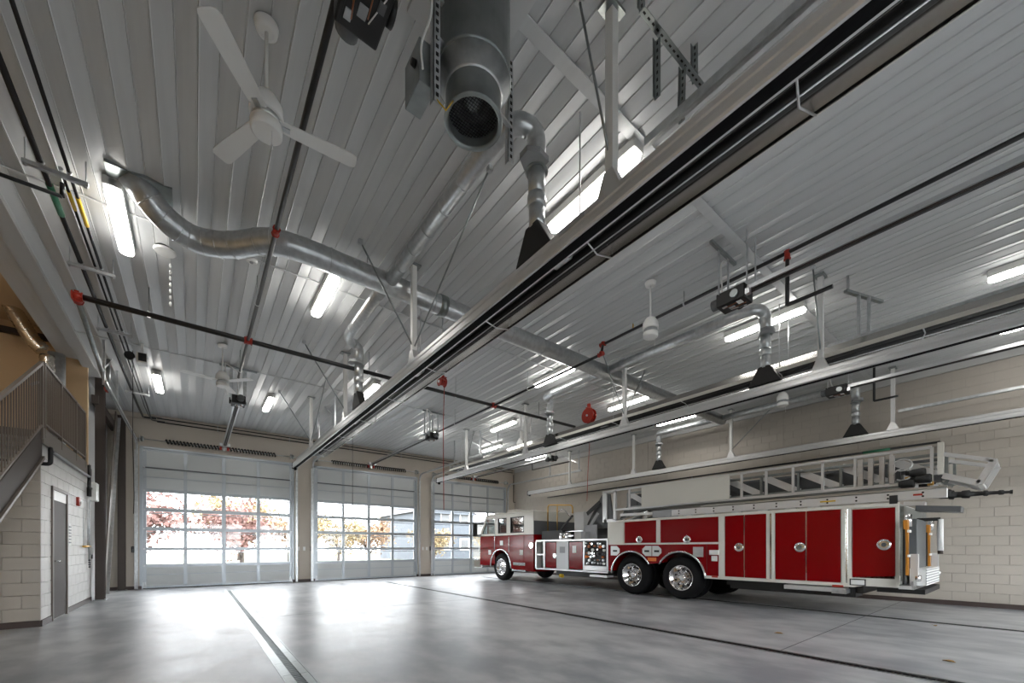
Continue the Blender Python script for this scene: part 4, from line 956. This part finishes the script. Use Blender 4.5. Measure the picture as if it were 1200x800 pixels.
for a, b, lt in ((849.5, 871.5, (866, 641)), (872.6, 897.5, None), (908.5, 944, (937.5, 641)), (945.2, 985, None), (998.8, 1049, (1036, 638))):
    d = plate('compartment_door', 'red', a, b, ZD0 if a < 990 else .72, ZD1 if a < 990 else 1.93)
    if lt: latch(d, *lt)
for a in (872, 944.6): plate('door_joint', 'chrome', a-.4, a+.4, ZD0+.15, ZD1-.02, X=TX-.006, th=.02, bevel=0)
for a, b in ((719, 731), (769, 773.6), (842, 849), (898, 908), (986, 998), (1049.5, 1054)): plate('pillar', 'cream', a, b, 1.37 if b < 842 else .6, 1.98, X=TX+.004)
for px in (903, 992): plate('pillar_strip', 'chrome', px-1.2, px+1.2, .62, 1.95, X=TX-.006, th=.02)
MB().prism([(ty(1054), .70), (ty(1054), .78), (ty(987), .72), (ty(987), .55), (ty(1000), .55)], 'x', TX+.0, TX+.12).build('tail_wedge', 'cream', tr)
l = plate('clearance_light', 'black', 995.5, 1014.5, .585, .70, X=TX-.015, th=.03); plate('lens', 'whiteplas', 997, 1013, .60, .685, X=TX-.022, th=.01, parent=l)
B(TX-.02, TX+.25, ty(990), ty(919), .44, .52).build('outrigger_beam', 'alu_rail', tr, bevel=.006); B(TX-.03, TX+.25, ty(992), ty(975), .42, .5).build('outrigger_pad', 'galv', tr); plate('reflector', 'redfit', 975, 988, .535, .575, X=TX-.03, th=.03)
# deck and ground ladder
B(TX+.02, TX1-.02, YB0, ty(719), 1.97, 2.0).build('top_deck', 'alu_rail', tr); plate('deck_edge', 'cream', 722, 1054, 1.955, 2.01, X=TX-.004, th=.06)
B(TX+.05, TX+.4, ty(785), ty(763), 2.02, 2.2).build('deck_box', 'grey', tr, bevel=.01)
bmz0, bmz1 = 2.04, 2.185
gl = B(TX+.03, TX+.09, ty(1110), ty(786), bmz0, bmz1).build('ground_ladder_beam', 'alu_rail', tr, bevel=.006)
y = ty(786)-.2
while y > ty(1095):
    for z in (bmz0+.045, bmz1-.04): MB().cyl((TX+.02, y, z), (TX+.035, y, z), .016, 8).build('rivet', 'black', gl)
    y -= .42
B(TX+.03, TX+.09, ty(1110), ty(820), bmz1+.02, bmz1+.05).build('ladder_rail', 'alu', tr)
plate('warning_label', 'redfit', 1070, 1081, 2.1, 2.13, X=TX+.026, th=.005, bevel=0); plate('warning_label', 'yellow', 961, 979, 2.1, 2.125, X=TX+.026, th=.005, bevel=0)
MB().cbox((TX+.02, ty(1047), 2.06), (.06, .1, .14)).build('ladder_stop', 'black', tr)
for px in (805, 830, 862, 893, 925, 953, 1010): B(TX+.03, TX+.12, ty(px)-.1, ty(px)+.1, 2.01, 2.04).build('roller_bracket', 'galv', tr)
# aerial ladder
def truss(name, X, ya, yb, z0, z1, bays, parent, m='alu_rail', w2=.05, diag=.11, md=None):
    # chords along y with vertical posts and diagonals
    ch = MB().bar((X, ya, z0), (X, yb, z0), w2, .055).build(name+'_lower_chord', m, parent, bevel=.004)
    MB().bar((X, ya, z1), (X, yb, z1), w2, .05).build(name+'_upper_chord', m, parent, bevel=.004)
    for i in range(bays+1):
        y = ya+(yb-ya)*i/bays; MB().bar((X, y, z0), (X, y, z1), .04, .05).build(name+'_upright', m, parent)
        if i < bays and diag:
            y2 = ya+(yb-ya)*(i+1)/bays; MB().bar((X+.05, y, z1) , (X+.05, y2, z0), .03, diag, up=(0, 0, 1)).build(name+'_diagonal', md or m, parent)
A0, A1 = 9.72, 11.25; LZ0, LZ1 = 2.36, 2.93; LY0, LY1 = 7.85, 1.05
def lz(px, py, X=A0): return onX(px, py, X).z
truss('ladder', A0, LY0-.3, LY1, LZ0, LZ1, 13, tr, diag=0); truss('ladder', A1, LY0-.3, LY1, LZ0, LZ1, 12, tr)
truss('fly_section', A0+.2, LY0-.6, LY1-.15, LZ0+.06, LZ1-.1, 9, tr, 'galv_dark', diag=.14, md='alu_rail'); truss('fly_section', A1-.2, LY0-.6, LY1-.15, LZ0+.06, LZ1-.1, 9, tr, 'galv_dark')  # inner sections in darker metal, painting in the shade between the ladder members
truss('middle_section', A0+.38, LY0-.8, LY1-.1, LZ0+.1, LZ1-.16, 11, tr, 'darkgrey', .04)
y = LY1
while y < LY0-.4: MB().cyl((A0+.2, y, LZ0+.06), (A1-.2, y, LZ0+.06), .022, 8).build('rung', 'alu', tr); y += .34
for X in (A0, A1): 
    m = MB()
    for q in ((LY0-.34, LY0-.26, LZ0-.3, LZ1), (LY0-.02, LY0+.14, LZ0-.35, LZ1+.02), (LY0-.34, LY0+.1, LZ0-.35, LZ0-.26), (LY0-.34, LY0+.1, LZ1-.06, LZ1+.02)): m.box(X-.04, X+.04, *q)
    m.build('ladder_heel_frame', 'alu_rail', tr, bevel=.005)
B(A0+.62, A0+.64, LY1+.5, LY0-.7, LZ0+.05, LZ1-.12).build('gap_shade_panel', 'darkgrey', tr); B(A0+.1, A1-.1, LY1+.3, LY0-.5, LZ0-.04, LZ0-.01).build('waterway_tray', 'galv_dark', tr); MB().cyl((10.5, LY0-.4, LZ0+.02), (10.5, LY1, LZ0+.02), .06, 12).build('waterway_pipe', 'alu', tr)  # first box: dark sheet added behind the lattice as shade in its gaps
MB().bar((A0, LY0-.5, LZ0-.16), (A0, 5.6, LZ0-.2), .05, .07).build('lower_outrigger_rail', 'alu_rail', tr)
sy0, sy1 = onX(855, 570, A0-.06).y, onX(752, 570, A0-.06).y
sg = B(A0-.075, A0-.045, sy0, sy1, lz(855, 585), lz(855, 556.5)).build('side_sign_panel', 'cream', tr, bevel=.004)
# electrics near the tip
for k, px in enumerate((1007, 1019, 1032, 1044)): B(A0-.06, A0+.0, onX(px+5, 560, A0).y, onX(px-1, 560, A0).y, LZ0+.02, LZ1-.06).build('slide_block', 'alu', tr)
yt = onX(1101, 540, A0).y
B(A0-.05, A0+.05, yt-.05, yt+.02, LZ0+.1, LZ1+.06).build('tip_post', 'cream', tr); B(A1-.05, A1+.05, yt-.05, yt+.02, LZ0+.1, LZ1+.06).build('tip_post', 'cream', tr)
rng = random.Random(5)
for k in range(16):
    c = onX(rng.uniform(1050, 1098), rng.uniform(545, 572), A0+.1)
    MB().cbox((c.x+rng.uniform(-.1, .4), c.y, c.z), (rng.uniform(.05, .12), rng.uniform(.06, .16), rng.uniform(.05, .13))).build('tip_fitting', rng.choice(['black', 'galv', 'alu', 'darkgrey', 'black', 'chrome', 'brass']), tr, bevel=.008)
for px, py in ((1085, 553), (1092, 560), (1072, 566)): c = onX(px, py, A0-.05); MB().lathe((c.x, c.y, c.z), 'y', [(0, .06), (.02, .08), (.16, .07), (.2, .05)], 14).build('flood_light', 'black', tr)
c0, c1 = onX(1058, 545, A0-.03), onX(1058, 556, A0-.03)
for c in (c0, c1): MB().tube([(A0-.05, c.y+.12*math.cos(a), c.z+.1*math.sin(a)) for a in [i*math.pi*2/14 for i in range(13)]], .012, 6).build('hose_loop', 'alu', tr)
# folding tip frame (egress cage)
def tp(px, py, X=A0): return onX(px, py, X)
a, b, cc, d = tp(1105, 532), tp(1165, 539), tp(1148, 566), tp(1105, 557)
for X in (A0, A0+.85):
    s2 = X-A0
    P4 = [Vector((X, v.y, v.z)) for v in (a, b, cc, d)]
    MB().bar(P4[0], P4[1], .05, .06).build('tip_frame_rail', 'alu_rail', tr); MB().bar(P4[3], P4[2], .05, .09).build('tip_frame_rail', 'alu_rail', tr); MB().bar(P4[1], P4[2], .05, .09).build('tip_frame_rail', 'alu_rail', tr)
for v in (b, cc): MB().bar((A0, v.y, v.z), (A0+.85, v.y, v.z), .06, .05).build('tip_cross_bar', 'alu_rail', tr)
MB().quad((A0, d.y, d.z+.03), (A0+.85, d.y, d.z+.03), (A0+.85, cc.y, cc.z+.03), (A0, cc.y, cc.z+.03)).build('tip_grate', 'galv', tr)
# monitor nozzle
n0, n1 = tp(1112, 580, 9.6), tp(1187, 576, 9.6); ax = (n1-n0)
prof = [(0, .07), (.08, .075), (.1, .05), (.2, .045), (.22, .06), (.34, .065), (.36, .04), (.55, .032), (.57, .045), (.62, .045), (.64, .028), (.78, .026), (.8, .038), (.86, .036), (.88, .022), (.95, .02), (.96, .03), (1, .03)]
MB().tube([n0+ax*h for h, r in prof], .05, 14, True, [r for h, r in prof]).build('monitor_nozzle', 'black', tr)
MB().cbox((9.6, n0.y+.04, n0.z+.02), (.16, .16, .14)).build('monitor_elbow', 'black', tr, bevel=.03); MB().cbox((9.65, n0.y+.2, n0.z+.08), (.1, .14, .08)).build('monitor_motor', 'black', tr, bevel=.02)
e = MB().bar(tp(1075, 596, 9.5), tp(1128, 597, 9.5), .4, .09).build('rear_hose_tray', 'darkgrey', tr, bevel=.01)
MB().cbox(tp(1118, 596, 9.45), (.2, .12, .08)).build('tray_coupling', 'galv', tr, bevel=.01); MB().bar(tp(1060, 590, 9.4), tp(1085, 590, 9.4), .2, .06).build('tray_cover', 'alu_rail', tr)
# tail: hoses, steps, plate
B(TX+.1, TX1-.1, YB0-.06, YB0, .7, 1.95).build('tail_wall', 'galv_dark', tr)
B(TX+.05, TX1-.05, YB0-.17, YB0, .56, .62).build('tail_step', 'alu_rail', tr, bevel=.008)
for k in range(5): B(TX+.05, TX1-.05, YB0-.19, YB0-.175, .56+k*.03, .575+k*.03).build('tread_rib', 'alu', tr)
B(TX+.05, TX1-.05, YB0-.175, YB0-.16, .56, .7).build('tail_riser', 'galv', tr)
xr = lambda px: onY(px, 640, YB0-.1).x
for px, wd in ((1060, .16), (1086, .18)):
    x = xr(px); 
    for k in (0, 1): MB().bar((x+k*.09, YB0-.12, .8), (x+.05-k*.1, YB0-.12, 1.7), .05, .05).build('hose_strap', 'strap', tr)
    for z in (1.52, 1.12): MB().bar((x-.06, YB0-.15, z), (x+.16, YB0-.15, z), .02, .04).build('strap_band', 'whiteplas', tr)
    MB().bar((x+.0, YB0-.1, .66), (x+.02, YB0-.1, 1.68), .03, .14).build('strap_backing', 'black', tr)
    f = B(x+.05, x+.16, YB0-.25, YB0-.16, .72, 1.15).build('hinge_bracket', 'alu_rail', tr); MB().lathe((x+.1, YB0-.28, .76), 'y', [(0, .05), (.06, .06)], 12).build('hinge_bolt', 'chrome', f)
B(xr(1069), xr(1080), YB0-.16, YB0-.05, .75, 1.75).build('tail_column', 'darkgrey', tr, bevel=.01); B(xr(1066), xr(1083), YB0-.3, YB0-.1, .62, .9).build('tail_louver_box', 'white', tr)
for k in range(6): B(xr(1066), xr(1083), YB0-.305, YB0-.295, .64+k*.045, .66+k*.045).build('louver', 'grey', tr)
MB().cyl((xr(1062), YB0-.12, 1.6), (xr(1062), YB0-.12, 1.8), .05, 10).build('strap_reel', 'chrome', tr); MB().cyl((xr(1089), YB0-.12, 1.6), (xr(1089), YB0-.12, 1.8), .05, 10).build('strap_reel', 'chrome', tr)
B(TX+.2, TX1-.6, YB0-.3, YB0+.3, .48, .56).build('tow_beam', 'black', tr)
c = onX(1102, 608, 10.6); MB().cyl((10.6, c.y, c.z), (10.6, c.y, onX(1102, 645, 10.6).z), .042, 14).build('hanging_tube', 'whiteplas', tr); MB().cyl((10.6, c.y, onX(1102, 645, 10.6).z), (10.6, c.y, onX(1102, 649, 10.6).z), .036, 12).build('tube_cap', 'bronze', tr)
MB().bar((10.6, c.y, c.z), (10.6, YB0-.05, c.z), .06, .06).build('tube_bracket', 'black', tr)
# wheels
def wheel(y, xo, sgn, parent, dual=False, front=False):
    # outer face at xo looking to -x when sgn=-1
    ax = 'x' if sgn < 0 else '-x'; o = (xo, y, WR); r = WR
    prof = [(.02, .30), (.0, .33), (.005, .45), (.03, .49), (.06, r-.012), (.09, r), (.23, r), (.27, r-.015), (.3, .45), (.3, .3)]
    t2 = MB().lathe(o, ax, prof, 40, False).build('wheel', 'tyre', parent)
    m = MB()
    for k in range(44):
        a = 2*math.pi*k/44
        for h in (.1, .165): m.v += []; 
    rim = [(.20, .0), (.20, .15), (.19, .17), (.10, .24), (.03, .285), (.012, .30), (.02, .315), (.05, .31)] if not front else [(.06, 0), (.06, .12), (.075, .15), (.10, .2), (.05, .27), (.01, .295), (.015, .315), (.05, .31)]
    MB().lathe(o, ax, rim, 36, False).build('rim', 'chrome', t2)
    hd = .05 if not front else .0
    MB().lathe((xo+(-.02 if front else .05)*(-sgn), y, WR), ax, [(0, .05), (.02, .085), (.1, .095), (.14, .1)], 20).build('hub', 'chrome', t2)
    for k in range(10):
        a = 2*math.pi*k/10; yy, zz = y+.135*math.cos(a), WR+.135*math.sin(a); x0 = xo+(.17 if not front else .04)*(-sgn)
        MB().cyl((x0+.05*sgn*(-1)*-1, yy, zz), (x0+.0, yy, zz), .014, 6).build('lug_nut', 'chrome', t2)
        b2 = a+.31; yy, zz = y+.205*math.cos(b2), WR+.205*math.sin(b2); x1 = xo+(.135 if not front else .085)*(-sgn)
        MB().lathe((x1-.012*(-sgn), yy, zz), ax, [(0, .026), (.03, .026)], 10).build('hand_hole', 'black', t2)
    return t2
wheel(WF, TX+.02, -1, tr, front=True); wheel(W1, TX+.03, -1, tr); wheel(W2, TX+.03, -1, tr)
for y in (WF, W1, W2): wheel(y, TX1-.03, 1, tr, front=(y == WF))
for y in (W1, W2):
    for xo, ax in ((TX+.36, 'x'), (TX1-.36, '-x')): MB().lathe((xo, y, WR), ax, [(.0, .30), (.0, .33), (.03, .49), (.09, WR), (.23, WR), (.3, .45), (.3, .3)], 32).build('inner_tyre', 'tyre', tr)

# ------------------------------------------------------------------ outdoors
gr = tag(B(-60, 90, YB+.3, 130, -.3, -.02).build('lawn', 'grass'), 'pale dry grass beyond the driveway', 'lawn'); gr['kind'] = 'structure'
gr = tag(B(-60, 90, -90, YR-.3, -.3, -.02).build('lawn', 'grass'), 'pale grass behind the station', 'lawn'); gr['kind'] = 'structure'
gr = tag(B(-14, 30, YR-14, YR-.3, -.02, -.005).build('driveway', 'asphalt'), 'grey driveway apron behind the station', 'driveway'); gr['kind'] = 'structure'
gr = tag(B(-14, 30, YB+.3, 30, -.02, -.005).build('driveway', 'asphalt'), 'grey driveway apron outside the doors', 'driveway'); gr['kind'] = 'structure'
def tree_mesh(seed, leafm, n=2600, R=2.3, H=5.2):
    rng = random.Random(seed); b = MB(); ends = []
    b.tube([(0,0,-.1), (.05,0,1.0), (0,.1,2.1)], .15, 8, True, [.15, .12, .09])
    for k in range(9):
        a = rng.uniform(0, 6.28); z0 = rng.uniform(.5, 2.0); e = (math.cos(a)*rng.uniform(1, R), math.sin(a)*rng.uniform(1, R), z0+rng.uniform(1.5, H-3.4)); md = (e[0]*.4, e[1]*.4, z0+(e[2]-z0)*.55)
        b.tube([(0, 0, z0), md, e], .08, 6, True, [.1, .06, .02]); ends += [e, md]
        for q in range(3):
            e2 = (e[0]+rng.uniform(-.9, .9), e[1]+rng.uniform(-.9, .9), e[2]+rng.uniform(-.1, 1.2)); b.tube([md, e2], .03, 5, True, [.04, .012]); ends.append(e2)
    l = MB()
    for k in range(n):
        c = rng.choice(ends); p = Vector((c[0]+rng.gauss(0, .5), c[1]+rng.gauss(0, .5), c[2]+rng.gauss(0, .42))); s = rng.uniform(.1, .22)
        u = Vector((rng.gauss(0,1), rng.gauss(0,1), rng.gauss(0,1))).normalized(); v = u.cross(Vector((rng.gauss(0,1), rng.gauss(0,1), rng.gauss(0,1)))).normalized()
        l.quad(p-u*s, p-v*s*.6, p+u*s, p+v*s*.6)
    return b, l
TM = {}
def tree(x, y, kind, label, sc=1):
    t = thing('tree', label, 'tree', (x, y, -.02), 'trees outside the doors'); t.scale = (sc, sc, sc)
    if kind not in TM:
        b, l = tree_mesh(11+len(TM), kind); bo = MB.build(b, 'trunk', 'bark'); lo = MB.build(l, 'foliage', kind, fix=False); TM[kind] = (bo, lo)
        bo.parent = t; lo.parent = t
    else:
        for s in TM[kind]: c = s.copy(); C.objects.link(c); c.parent = t
TR = [(-2.6, 31, 'leaf_red', 'red leaved tree outside the first door beside its jamb', 1.0), (2.7, 35.5, 'leaf_red', 'red leaved tree outside the first door behind its second pane column', .9), (7.4, 42, 'leaf_orange', 'orange tree outside the first door in its last pane column', .9), (-8.5, 37, 'leaf_orange', 'orange tree far left outside the first door', 1.1),
      (3.6, 50, 'leaf_gold', 'golden tree farthest away outside the first door', 1.3), (9.0, 34, 'leaf_gold', 'golden tree outside the middle door in its first pane column', .75), (12.4, 37, 'leaf_orange', 'orange tree outside the middle door in its second pane column', .75), (16.4, 32, 'leaf_gold', 'golden bushy tree outside the middle door in front of the blue house', .6), (25.5, 36, 'leaf_gold', 'golden tree outside the third door', .55), (34, 42, 'leaf_orange', 'orange tree outside the third door behind the cab', .7)]
for a in TR: tree(*a)
def house(x0, x1, y0, y1, h, ridge, label, wm):
    t = thing('house', label, 'house', ((x0+x1)/2, y0, -.05))
    B(x0, x1, y0, y1, -.05, h).build('wall', wm, t); xm = (x0+x1)/2
    MB().prism([(x0-.4, h), (x1+.4, h), (xm, ridge)], 'y', y0-.4, y1+.4).build('roof', 'roofing', t)
    MB().prism([(x0, h-.02), (x1, h-.02), (xm, ridge-.3)], 'y', y0-.42, y0-.4).build('gable', wm, t)
    for k in range(3):
        xx = x0+(x1-x0)*(k+.5)/3
        for z in ((1.0, 4.0) if h > 4 else (1.0,)): wn = B(xx-.6, xx+.6, y0-.05, y0, z, z+1.3).build('window', 'white', t); B(xx-.5, xx+.5, y0-.06, y0-.045, z+.1, z+1.2).build('pane', 'darkgrey', wn)
house(18.2, 25.5, 40, 50, 5.0, 8.2, 'blue grey gabled house outside the middle door', 'siding'); house(27.5, 42, 50, 60, 3.2, 5.6, 'low white house outside the third door', 'siding_w')
t = thing('utility_pole', 'pale pole standing outside the first door', 'pole', (5.2, 32, -.05)); MB().cyl((5.2, 32, -.1), (5.2, 32, 5.0), .1, 8).build('post', 'siding_w', t); MB().bar((4.6, 32, 4.7), (5.8, 32, 4.7), .08, .1).build('cross_arm', 'siding_w', t)
